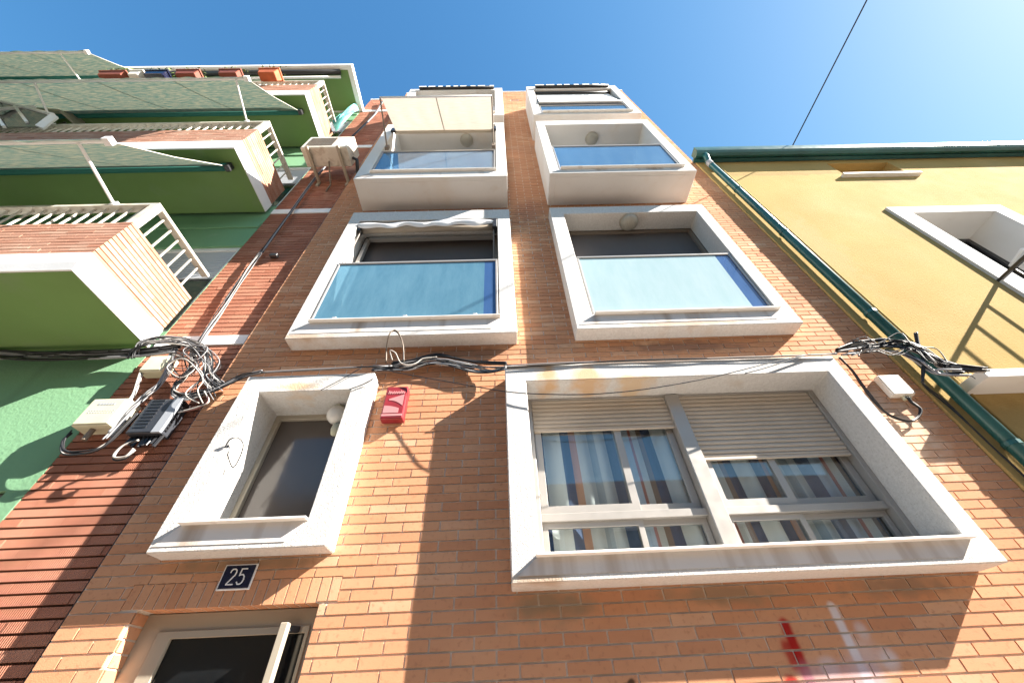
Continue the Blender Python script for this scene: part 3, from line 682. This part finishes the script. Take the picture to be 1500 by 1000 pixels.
MB().tube([(-8.0, -.74, 13.0), (-3.85, -.74, 13.05)], .03, 8).build('front_bar', 'white', t, smooth=True)

# glazed screen and parasol on middle balcony
t = thing('glazed_screen', 'white framed glazed screen standing on the middle balcony at far left', 'screen', (-9.2, -.75, 8.7))
A1, B1, C1, D1 = at(-150, 110, -1.10), at(80, 170, -1.04), at(58, 187, -.96), at(-150, 187, -.96)
def lp(p, q, t_): return p.lerp(q, t_)
for nm_, a_, b_, w_ in (('top_rail', A1, B1, .07), ('side_rail', B1, C1, .09), ('middle_rail', at(-150, 172, -1.03), at(52, 156, -1.06), .04), ('mullion', at(22, 156, -1.06), at(40, 180, -.98), .035), ('mullion', at(-8, 165, -1.05), at(6, 186, -.98), .035)):
    MB().bar(a_, b_, w_, .04).build(nm_, 'white', t)
m = MB(); m.add([tuple(A1), tuple(B1), tuple(C1), tuple(D1)], [(0, 1, 2, 3)]); m.build('pane', 'doorglass', t).modifiers.new('s', 'SOLIDIFY').thickness = .01
t = thing('parasol', 'folded beige parasol behind the middle balcony railing', 'parasol', (-7.7, -.5, 7.7))
m = MB(); k = [(0.001, 9.42), (.16, 9.38), (.36, 9.2), (.58, 8.9), (.75, 8.62), (.72, 8.61)]
pc_ = at(105, 176, -.50)
m.lathe((pc_.x, -.50, pc_.z-9.2), [(r_*.8, h_) for r_, h_ in k], 8); m.build('cover', 'cawn', t)
MB().tube([(pc_.x, -.5, 7.7), (pc_.x, -.5, pc_.z+.1)], .02).build('pole', 'alu', t)

# flower pots hung on the top railing
def pot(x0, x1, m_, label, plant=0, h=.19, z=11.32):
    t = thing('flower_box', label, 'flower box', ((x0+x1)/2, -1.07, z), 'flower boxes hung on the top balcony railing')
    m = MB(); e = .035
    m.add([(x0+e, -1.145, z), (x1-e, -1.145, z), (x1-e, -.985, z), (x0+e, -.985, z), (x0, -1.175, z+h), (x1, -1.175, z+h), (x1, -.955, z+h), (x0, -.955, z+h)],
          [(0, 3, 2, 1), (0, 1, 5, 4), (1, 2, 6, 5), (2, 3, 7, 6), (3, 0, 4, 7), (4, 5, 6, 7)])
    m.build('trough', m_, t, bevel=.01)
    m = MB(); m.box(x0-.012, x1+.012, -1.187, -1.172, z+h-.03, z+h+.005).box(x0-.012, x1+.012, -.958, -.943, z+h-.03, z+h+.005).box(x1-.003, x1+.012, -1.172, -.958, z+h-.03, z+h+.005).box(x0-.012, x0+.003, -1.172, -.958, z+h-.03, z+h+.005)
    m.build('rim', m_, t)
    if plant:
        rn = random.Random(int(abs(x0)*50)); m = MB()
        for i in range(plant):
            c = Vector((rn.uniform(x0, x1+.05), rn.uniform(-1.2, -.95), z+h+abs(rn.gauss(0, .09)))); a = Vector((rn.uniform(-1, 1), rn.uniform(-1, 1), rn.uniform(-.6, 1))).normalized()*.035; b = a.cross(Vector((rn.random(), rn.random(), rn.random()))).normalized()*.015
            m.quad(c-a, c-b, c+a, c+b)
        m.build('plant', 'leaf', t)
pot(-4.99, -4.58, 'terracotta', 'bright terracotta flower box, rightmost on the top railing', 50, .22)
pot(-5.80, -5.37, 'brownpot', 'dark brown flower box left of the terracotta one', 40)
pot(-6.68, -6.22, 'brownpot', 'dark brown flower box with a pale end, middle of the row', 60)
pot(-7.32, -6.88, 'navy', 'dark navy flower box between the brown ones', 70)
pot(-7.64, -7.38, 'whitepl', 'small white flower box beside the navy one', 0)
pot(-8.25, -7.72, 'brownpot', 'brown flower box with a yellow-green plant, leftmost on the top railing', 160, .17)
# netting
nt = MB(); P_ = [(519, 146), (526, 163), (508, 172), (497, 178), (492, 190), (486, 183), (497, 166)]
rn = random.Random(4)
ptsL = [at(519, 145, -.12), at(508, 158, -.15), at(499, 168, -.12), at(488, 180, -.12)]; ptsR = [at(526, 162, -.06), at(519, 168, -.10), at(506, 176, -.08), at(491, 190, -.10)]
for i in range(4):
    for s in range(5):
        p = ptsL[i].lerp(ptsR[i], s/4); p.y += .05*math.sin(s*2.4+i*1.7); nt.v.append(tuple(p))
for i in range(3):
    for s in range(4): nt.f.append((i*5+s, i*5+s+1, i*5+s+6, i*5+s+5)); nt.t.append(0)
o = nt.build('net_cloth', 'net', smooth=True); tag(o, 'turquoise netting tied between the top balcony end and the roof', 'netting')
o.modifiers.new('s', 'SOLIDIFY').thickness = .006

# air conditioner
ac = thing('air_conditioner', 'dirty cream air conditioner unit bracketed to the red brick strip', 'air conditioner', (-2.97, .07, 8.6))
MB().box(-3.37, -2.58, -.53, -.20, 8.62, 9.17).build('casing', 'acbody', ac, bevel=.02, seg=2)
m = MB()
for k in range(9): m.box(-3.3, -2.85, -.536, -.531, 8.70+k*.045, 8.715+k*.045)
m.build('front_grille', 'bronze', ac)
for xx in (-3.24, -2.72):
    MB().bar((xx, .07, 8.59), (xx, -.56, 8.59), .045, .04).bar((xx, .065, 8.59), (xx, .065, 8.44), .045).build('bracket', 'beigeframe', ac)
MB().tube([(-2.57, -.3, 8.75), (-2.5, -.28, 8.72), (-2.5, -.15, 8.6), (-2.52, .04, 8.5)], .03, 8).build('hose', 'black', ac, smooth=True)
MB().tube([(-2.95, -.3, 8.61), (-2.95, -.2, 8.52), (-2.98, .03, 8.42), (-3.0, .05, 8.2)], .014, 8).build('drain_hose', 'bronze', ac, smooth=True)

# ================================================================== RIGHT BUILDING
rt = thing('yellow_building', 'yellow stucco house with dark green gutter and deep white-framed window', 'building', (8, -.12, 0))
YW = -.02; YX = 3.775
h1 = (6.197, 7.504, 3.99, 6.78); h2 = (6.21, 7.39, 8.23, 8.82)
mb = MB(); sheet(mb, YX, 16, 0, 9.02, [h1, h2], YW, .30); mb.box(YX, YX+.3, YW+.30, 9, 0, 9.0).box(YX+.3, 16, 8.7, 9, 0, 9).box(15.7, 16, YW+.3, 8.7, 0, 9)
mb.build('wall', 'yellow', rt)
MB().box(YX+.3, 15.7, 1.5, 1.6, 0, 8.9).box(YX+.3, 15.7, .5, 1.5, 3.6, 3.7).box(YX+.3, 15.7, .5, 1.5, 7.3, 7.4).build('interior_walls', 'room', rt)
w = MB().ring(5.937, 7.743, 3.995, 6.96, 6.207, 7.494, 4.0, 6.77, YW-.035, YW+.0, .42).build('window', 'stone_smooth', rt, bevel=.004)
m = MB(); m.ring(6.207, 7.494, 4.0, 6.77, 6.28, 7.42, 4.07, 6.70, .422, .48, .48).box(6.82, 6.88, .425, .475, 4.07, 6.70); m.build('frame', 'black', w)
m = MB(); m.box(6.28, 7.42, .445, .452, 4.07, 6.70); m.build('pane', 'doorglass', w)
m = MB(); m.bar((7.40, .41, 4.2), (7.30, .12, 4.2), .03).bar((7.40, .41, 6.0), (7.30, .12, 6.0), .03).bar((7.30, .12, 4.2), (7.30, .12, 6.0), .03); m.build('open_leaf', 'white', w)
m = MB().ring(6.212, 7.388, 8.232, 8.818, 6.24, 7.36, 8.26, 8.79, YW+.14, YW+.18, YW+.18).build('attic_window', 'yellow', rt)
MB().box(6.24, 7.36, YW+.17, YW+.18, 8.26, 8.79).build('panel', 'board', m)
MB().box(6.08, 7.49, YW-.07, YW+.1, 8.165, 8.225).build('sill', 'stonecap', m, bevel=.005)
# reveals of the attic opening
# eave and gutter
MB().box(YX-.01, 16, -.20, .28, 9.03, 9.07).build('eave', 'board', rt)
m = MB(); gy0, gy1, gz0, gz1 = -.25, -.09, 8.95, 9.14
prof = [(gy1, gz1), (gy1, gz0+.05), (gy1-.03, gz0+.01), (gy1-.07, gz0-.01), (gy0+.04, gz0+.005), (gy0+.01, gz0+.05), (gy0, gz0+.10), (gy0, gz1), (gy0+.012, gz1)]
MB()
x0_ = YX-.06
n = len(prof); vs = [(xx, p[0], p[1]) for xx in (x0_, 16.1) for p in prof]
m.add(vs, [(i, i+1, n+i+1, n+i) for i in range(n-1)]); m.add([(x0_, p[0], p[1]) for p in prof[:8]], [tuple(range(8))]); m.box(x0_, 16, gy1, -.021, 8.98, 9.028)
m.build('gutter', 'gutter', rt)
# string-course ledge
MB().box(4.06, 16, -.27, YW, 3.485, 3.575).build('ledge', 'stone_smooth', rt, bevel=.006)
# balcony with black railing at the frame edge
b = MB().box(5.96, 12, -.80, YW, 3.93, 4.05).build('balcony', 'stone_smooth', rt, bevel=.01)
m = MB(); m.bar((5.95, YW, 5.10), (5.95, -.78, 5.10), .035).bar((5.95, -.78, 5.10), (12, -.78, 5.10), .035).bar((5.97, YW, 4.15), (5.97, -.78, 4.15), .025).bar((5.97, -.78, 4.15), (12, -.78, 4.15), .025)
for k in range(1, 6): yy = YW-.045-.137*k; m.bar((5.95, yy, 4.04), (5.95, yy, 5.10), .018)
for k in range(1, 44): m.bar((5.95+.137*k, -.78, 4.04), (5.95+.137*k, -.78, 5.10), .018)
m.build('railing', 'black', b)

# downpipe
dp = thing('downpipe', 'dark green rain downpipe running down the yellow wall corner', 'downpipe', (3.915, -.09, 0))
MB().tube([(3.915, -.09, 0), (3.915, -.09, 8.70), (3.905, -.10, 8.80), (3.88, -.165, 8.90), (3.88, -.17, 8.97)], .052, 14).build('pipe', 'gutter', dp, smooth=True)
for z in (1.2, 2.95, 4.5, 6.2, 7.6):
    MB().lathe((3.915, -.09, z), [(.053, 0), (.059, 0), (.059, .035), (.053, .035)], 14).build('clamp', 'gutter', dp)
MB().tube([(3.91, -.10, 8.80), (3.915, -.09, 8.66)], .057, 10).build('elbow_sleeve', 'midpl', dp, smooth=True)
o = MB().tube([(4.12, YW-.012, z) for z in (0, 2, 4, 6, 8.9)], .010, 6).build('yellow_conduit', 'yellow', smooth=True); tag(o, 'thin yellow painted conduit running beside the green downpipe', 'conduit')

# ================================================================== CABLES AND BOXES
def smoothpath(pts, sub=6):
    P = [Vector(p) for p in pts]; out = []
    for i in range(len(P)-1):
        p0, p1, p2, p3 = P[max(i-1, 0)], P[i], P[i+1], P[min(i+2, len(P)-1)]
        for k in range(sub):
            t = k/sub
            out.append(.5*((2*p1)+(p2-p0)*t+(2*p0-5*p1+4*p2-p3)*t*t+(3*p1-p0-3*p2+p3)*t**3))
    out.append(P[-1]); return out
def bundle(name, label, pix, n, r, spread, mats, seed, group='cable bundles on the facades', yr=.02, sub=6, ws=None):
    """pix: list of (px, py, y) along the run; n loosely parallel cables"""
    rn = random.Random(seed); P = [at(*p) for p in pix]; t = thing(name, label, 'cables', tuple(P[0]), group)
    for i in range(n):
        q = []; a, b = rn.uniform(-1, 1), rn.uniform(-1, 1)
        for j, p in enumerate(P):
            s = spread*(ws[j] if ws else 1)
            a += rn.uniform(-.95, .95); b += rn.uniform(-.95, .95); a = max(-1, min(1, a)); b = max(-1, min(1, b))
            q.append(p+Vector((a*s*.5, -abs(b)*yr, b*s)))
        MB().tube(smoothpath(q, sub), r*rn.uniform(.75, 1.3), 6).build('cable', rn.choice(mats), t, smooth=True)
    return t
K, G, W = 'cbl_black', 'cbl_grey', 'cbl_white'
bundle('cable_bundle', 'thick black cable bundle under the lowest balcony on the green wall', [(-150, 512, -.02), (0, 521, -.02), (60, 524, -.02), (130, 522, -.02), (200, 519, -.02), (260, 512, -.03)], 26, .009, .05, [K, K, K, G], 1)
bundle('cable_bundle', 'tangled arch of cables where the balcony meets the brick strip', [(198, 522, -.02), (204, 508, -.05), (230, 500, -.06), (265, 502, -.06), (292, 512, -.04), (305, 530, -.03), (306, 552, -.03), (322, 568, -.03)], 24, .0055, .05, [K, G, W, K, G], 2)
bundle('cable_bundle', 'inner loop of white and grey cables left of the black cabinet', [(285, 515, -.03), (283, 535, -.03), (272, 552, -.04), (258, 566, -.04), (256, 578, -.04), (275, 584, -.03), (300, 577, -.03)], 14, .0055, .032, [W, G, K], 3)
bundle('cable_bundle', 'pale cables dropping from the tangle towards the cream cabinet', [(262, 505, -.02), (254, 522, -.02), (247, 545, -.02), (232, 568, -.02), (214, 582, -.02), (196, 598, -.02), (178, 620, -.02), (160, 640, -.03)], 14, .005, .034, [W, G, G, K], 4)
bundle('cable_bundle', 'black cables sagging under the cream cabinet', [(105, 634, -.03), (94, 650, -.03), (98, 664, -.03), (125, 664, -.04), (150, 655, -.04), (175, 635, -.03), (205, 605, -.03)], 4, .008, .014, [K, K, W], 5)
bundle('cable_bundle', 'small cable loop hanging under the black cabinet', [(203, 645, -.04), (180, 655, -.04), (168, 672, -.03), (185, 672, -.03), (198, 660, -.04)], 3, .007, .01, [K, W], 6)
bundle('cable_bundle', 'white cable drop between the small cream box and the cream cabinet', [(208, 547, -.02), (203, 562, -.02), (198, 578, -.02), (190, 590, -.02)], 3, .010, .006, [W, 'cream'], 7)
bundle('cable_bundle', 'black cable bundle stretching to the small window surround', [(262, 588, -.03), (285, 578, -.03), (310, 572, -.04), (335, 562, -.05), (360, 552, -.06), (385, 546, -.155)], 13, .007, .028, [K, K, G], 8, ws=[1.2, 1.2, 1.5, 1.2, .8, .4])
bundle('cable_bundle', 'pale cable stub with lit red sleeve right of the black cabinet', [(300, 575, -.05), (306, 588, -.04), (290, 598, -.02), (262, 604, -.02)], 2, .007, .006, [W, 'pink'], 9)
bundle('cable_bundle', 'thin cables lying along the top edge of the small window surround', [(385, 546, -.155), (440, 543, -.155), (500, 540, -.155), (550, 538, -.155), (575, 537, -.06)], 3, .006, .006, [K, G], 10)
bundle('cable_bundle', 'wavy grey and black cable bundle between the small and large window surrounds', [(548, 541, -.05), (575, 539, -.05), (600, 538, -.05), (630, 531, -.05), (660, 533, -.05), (690, 541, -.05), (715, 544, -.05), (742, 540, -.10)], 15, .006, .036, [K, G, K, G, W], 11, ws=[.9, 1.2, 1.3, 1, 1, 1.2, 1, .6])
bundle('cable_bundle', 'dark upper cables arching over the wavy bundle', [(575, 533, -.05), (600, 531, -.05), (625, 524, -.05), (645, 522, -.05), (675, 527, -.05), (705, 532, -.05), (742, 534, -.10)], 5, .009, .010, [K], 12)
bundle('cable_bundle', 'thin cables lying along the top edge of the large window surround', [(742, 538, -.205), (820, 534, -.205), (900, 530, -.205), (1000, 527, -.205), (1100, 524, -.205), (1190, 521, -.205), (1224, 520, -.205)], 3, .006, .004, [G, W, K], 13)
bundle('cable_bundle', 'heavy black cable tangle crossing from the brick wall to the yellow house', [(1222, 518, -.12), (1250, 511, -.12), (1280, 508, -.12), (1305, 508, -.16), (1330, 512, -.20), (1355, 522, -.22), (1378, 538, -.20), (1400, 543, -.24), (1440, 546, -.29)], 22, .007, .045, [K, K, K, G, W], 14, ws=[.3, .8, 1, 1, 1.1, 1.2, 1, .6, .3], yr=.05)
bundle('cable_bundle', 'lower black cables of the tangle at the downpipe', [(1230, 520, -.12), (1270, 516, -.12), (1310, 517, -.16), (1340, 530, -.20), (1362, 545, -.20), (1380, 549, -.24), (1410, 550, -.28)], 8, .008, .03, [K, K, G], 15, yr=.04)
bundle('cable_bundle', 'upright cable ends sticking up from the tangle', [(1340, 488, -.26), (1344, 505, -.24), (1351, 525, -.23), (1352, 545, -.20), (1350, 560, -.18)], 3, .009, .008, [K], 16)
bundle('cable_bundle', 'two cables looping down the right edge of the large window surround', [(1228, 524, -.05), (1245, 543, -.03), (1262, 566, -.03), (1280, 590, -.03), (1300, 608, -.03), (1325, 617, -.03), (1342, 612, -.03), (1345, 600, -.03), (1332, 590, -.03), (1326, 582, -.04)], 3, .007, .010, [K, G], 17)
bundle('cable_bundle', 'single black cable following the dark side of the downpipe', [(1350, 560, -.10), (1358, 570, -.05), (1385, 592, -.035), (1420, 625, -.035), (1455, 660, -.035), (1490, 690, -.035), (1520, 720, -.035)], 2, .007, .006, [K], 18)
bundle('cable_bundle', 'silver and dark cables climbing the lit red brick strip', [(285, 512, .02), (300, 490, .03), (320, 462, .03), (345, 425, .03), (365, 395, .03), (385, 370, .03)], 12, .0055, .055, [W, G, K, K, G], 19)
bundle('cable_bundle', 'dark cables climbing the shaded red brick strip to the air conditioner', [(385, 370, .03), (410, 335, .03), (435, 300, .03), (462, 262, .03), (478, 244, .03), (505, 212, .03), (530, 188, .03), (552, 165, .03), (560, 150, .03)], 5, .012, .02, [K, K, G], 20)
bundle('cable_bundle', 'loose snarl of thin black and white wires in the middle of the tangle', [(270, 512, -.03), (300, 525, -.06), (280, 545, -.07), (262, 530, -.06), (290, 518, -.07), (312, 545, -.06), (296, 566, -.06), (315, 580, -.04)], 9, .004, .11, [K, W, G, K], 31, yr=.05)
bundle('cable_bundle', 'loose snarl of thin wires above the downpipe', [(1235, 517, -.12), (1262, 507, -.15), (1290, 515, -.18), (1318, 505, -.2), (1345, 525, -.22), (1372, 530, -.2), (1396, 548, -.24)], 9, .004, .10, [K, W, K], 32, yr=.06)
bundle('cable_loop', 'upright loop of dark cable standing in front of the left blue glass surround', [(566, 532, -.08), (567, 510, -.12), (571, 492, -.19), (578, 486, -.19), (585, 491, -.19), (591, 508, -.12), (592, 530, -.08)], 2, .006, .004, [K, 'bronze'], 21, group='single loose cables')
bundle('cable_loop', 'thin wire loop with white end beside the upright cable loop', [(575, 528, -.1), (572, 515, -.14), (580, 518, -.14), (588, 533, -.1), (605, 535, -.09), (620, 526, -.08), (640, 524, -.06)], 2, .004, .004, [W, G], 22, group='single loose cables')
bundle('thin_wire', 'thin grey wire sagging across the top of the large window', [(545, 538, -.10), (600, 549, -.12), (660, 561, -.14), (742, 575, -.21), (800, 579, -.23), (870, 579, -.24), (950, 571, -.24), (1040, 554, -.24), (1120, 535, -.23), (1180, 521, -.21)], 1, .004, .001, [K], 23, group='single loose cables')
bundle('thin_wire', 'second thin wire on the right end of the large surround top', [(1090, 549, -.225), (1120, 541, -.22), (1160, 528, -.215), (1185, 521, -.21)], 1, .004, .001, [K], 24, group='single loose cables')
bundle('thin_wire', 'thin wire bent over the top right corner of the small window', [(470, 572, -.16), (500, 557, -.165), (530, 541, -.165)], 1, .004, .001, [K], 25, group='single loose cables')
bundle('thin_wire', 'short thin wire over the right side of the small window', [(512, 571, -.16), (532, 563, -.165), (548, 556, -.165)], 1, .004, .001, [K], 26, group='single loose cables')
bundle('thin_wire', 'bent grey wire hoop at the left side of the small window recess', [(330, 655, -.155), (338, 644, -.17), (350, 642, -.17), (357, 652, -.14), (352, 670, -.10), (342, 685, -.08), (335, 668, -.12), (334, 652, -.15)], 1, .004, .001, [K], 27, group='single loose cables')
# sky wire
A_ = Vector((5.74, -.26, 9.3)); B_ = Vector((5.81, -2.7, 9.3)); A_ = A_+(A_-B_)*.12
o = MB().tube([A_, A_.lerp(B_, .5), B_, B_+(B_-A_)*3], .011, 6).build('overhead_wire', K, smooth=True); tag(o, 'single dark wire crossing the sky above the yellow house', 'wire')
def jbox(name, x0, x1, z0, z1, y0, y1, m_, label, cat='junction box', extra=None):
    t = thing(name, label, cat, ((x0+x1)/2, y1, z0))
    MB().box(x0, x1, y0, y1, z0, z1).build('case', m_, t, bevel=.012, seg=2)
    if extra: extra(t)
    return t
def ex1(t):
    MB().box(-3.545, -3.265, -.098, -.09, 3.44, 3.67).build('lid', 'cream', t, bevel=.006)
    m = MB(); rn = random.Random(2)      # worn print, unreadable in the photo
    for i in range(6): m.box(-3.47+i*.024, -3.453+i*.024, -.1, -.0975, 3.625, 3.645)
    m.build('print', 'midpl', t)
    m = MB()
    for i in range(10): m.box(-3.50+i*.022, -3.49+i*.022, -.1, -.0975, 3.545, 3.553).box(-3.50+i*.022, -3.49+i*.022, -.1, -.0975, 3.565, 3.572)
    m.build('vent_slots', 'midpl', t)
    MB().tube([(-3.42, -.03, 3.44), (-3.42, -.03, 3.33)], .02, 8).build('gland', 'bronze', t)
jbox('telecom_cabinet', -3.56, -3.25, 3.43, 3.70, -.09, .06, 'cream', 'large cream plastic telecom cabinet low on the red brick', extra=ex1)
def ex2(t):
    m = MB()
    for k in range(9): m.box(-3.06, -2.96, -.064, -.059, 3.41+k*.033, 3.425+k*.033)
    m.build('slots', 'black', t)
    m = MB()
    for k in range(11): m.box(-2.8185, -2.812, -.03, -.008, 3.395+k*.028, 3.410+k*.028)
    m.build('side_holes', 'black', t)
    MB().box(-2.895, -2.815, -.0635, -.04, 3.36, 3.70).build('lit_side', 'midpl', t, bevel=.004)  # lighter grey paints in the light on the cabinet's right side
    m = MB(); rn = random.Random(8)
    for k in range(8): xx = -3.07+k*.034; m.tube([(xx, .0, 3.37), (xx+rn.uniform(-.01, .01), -.01, 3.27+rn.uniform(-.02, .02))], .014, 6)
    m.build('cable_glands', 'black', t)
jbox('terminal_cabinet', -3.10, -2.82, 3.36, 3.70, -.06, .06, 'darkpl', 'dark grey slotted cable cabinet on the red brick', extra=ex2)
def ex3(t): MB().box(-3.43, -3.24, -.058, -.05, 4.05, 4.23).build('lid', 'cream', t, bevel=.006)
jbox('junction_box', -3.44, -3.23, 4.04, 4.24, -.05, .06, 'cream', 'small cream junction box inside the cable tangle', extra=ex3)
def ex4(t):
    MB().box(3.405, 3.595, -.068, -.06, 3.49, 3.70).build('lid', 'whitepl', t, bevel=.006)
    MB().tube([(3.5, -.03, 3.49), (3.5, -.03, 3.45)], .018, 8).tube([(3.54, -.03, 3.49), (3.55, -.03, 3.455)], .013, 8).build('gland', 'cream', t)
jbox('junction_box', 3.40, 3.60, 3.485, 3.705, -.06, -.0015, 'whitepl', 'white junction box on the brick at the right edge of the facade', extra=ex4)
jbox('cable_clamp_box', -3.10, -3.0, 6.10, 6.16, .0, .06, 'black', 'small black clamp on the red brick beside the climbing cables', 'clamp')

# ================================================================== LIGHT, SKY, CAMERA
SUN = Vector((3.05, -1., 2.27)).normalized()
el = math.asin(SUN.z); az = math.atan2(SUN.x, SUN.y)      # clockwise from +Y
ld = bpy.data.lights.new('sun', 'SUN'); ld.energy = 5.0; ld.angle = R_(.5); ld.color = (1., .93, .84)
lo = bpy.data.objects.new('sun', ld); COL.objects.link(lo); lo.rotation_euler = SUN.to_track_quat('Z', 'Y').to_euler(); lo.location = (10, -10, 20)
wd = bpy.data.worlds.new('World'); sc.world = wd; wd.use_nodes = True
N = wd.node_tree.nodes; L = wd.node_tree.links; bg = N['Background']
sky = N.new('ShaderNodeTexSky'); sky.sky_type = 'NISHITA'; sky.sun_disc = False; sky.sun_elevation = el; sky.sun_rotation = az
sky.air_density = 1.0; sky.dust_density = .55; sky.ozone_density = 3.0; sky.altitude = 0
hs = N.new('ShaderNodeHueSaturation'); hs.inputs['Saturation'].default_value = 1.22
gn = N.new('ShaderNodeMix'); gn.data_type = 'RGBA'; gn.blend_type = 'MULTIPLY'; gn.inputs[0].default_value = 1; gn.inputs[7].default_value = (.88, 1.06, 1.12, 1)
L.new(sky.outputs[0], hs.inputs['Color']); L.new(hs.outputs[0], gn.inputs[6]); 
v1 = N.new('ShaderNodeVectorMath'); v1.operation = 'MULTIPLY_ADD'; v1.inputs[1].default_value = (.12,)*3; v1.inputs[2].default_value = (.74,)*3; L.new(gn.outputs[2], v1.inputs[0])
v2 = N.new('ShaderNodeVectorMath'); v2.operation = 'DIVIDE'; L.new(gn.outputs[2], v2.inputs[0]); L.new(v1.outputs[0], v2.inputs[1]); L.new(v2.outputs[0], bg.inputs[0]); bg.inputs[1].default_value = .06
cd = bpy.data.cameras.new('camera'); co = bpy.data.objects.new('camera', cd); COL.objects.link(co)
cd.sensor_width = 36; cd.sensor_fit = 'HORIZONTAL'; cd.lens = F/1500*36; cd.clip_start = .05; cd.clip_end = 500
mw = Matrix.Identity(4)
for i in range(3): mw[i][0] = RT[i]; mw[i][1] = UP[i]; mw[i][2] = -FW[i]; mw[i][3] = CAM[i]
co.matrix_world = mw; sc.camera = co
vs = sc.view_settings; vs.view_transform = 'Standard'; vs.look = 'None'; vs.exposure = 2.3; vs.gamma = 1; vs.use_curve_mapping = False
for o in sc.objects:
    for k in ('_w', '_c'):
        if k in o: del o[k]
for m_ in bpy.data.materials:
    if '_c' in m_: del m_['_c']
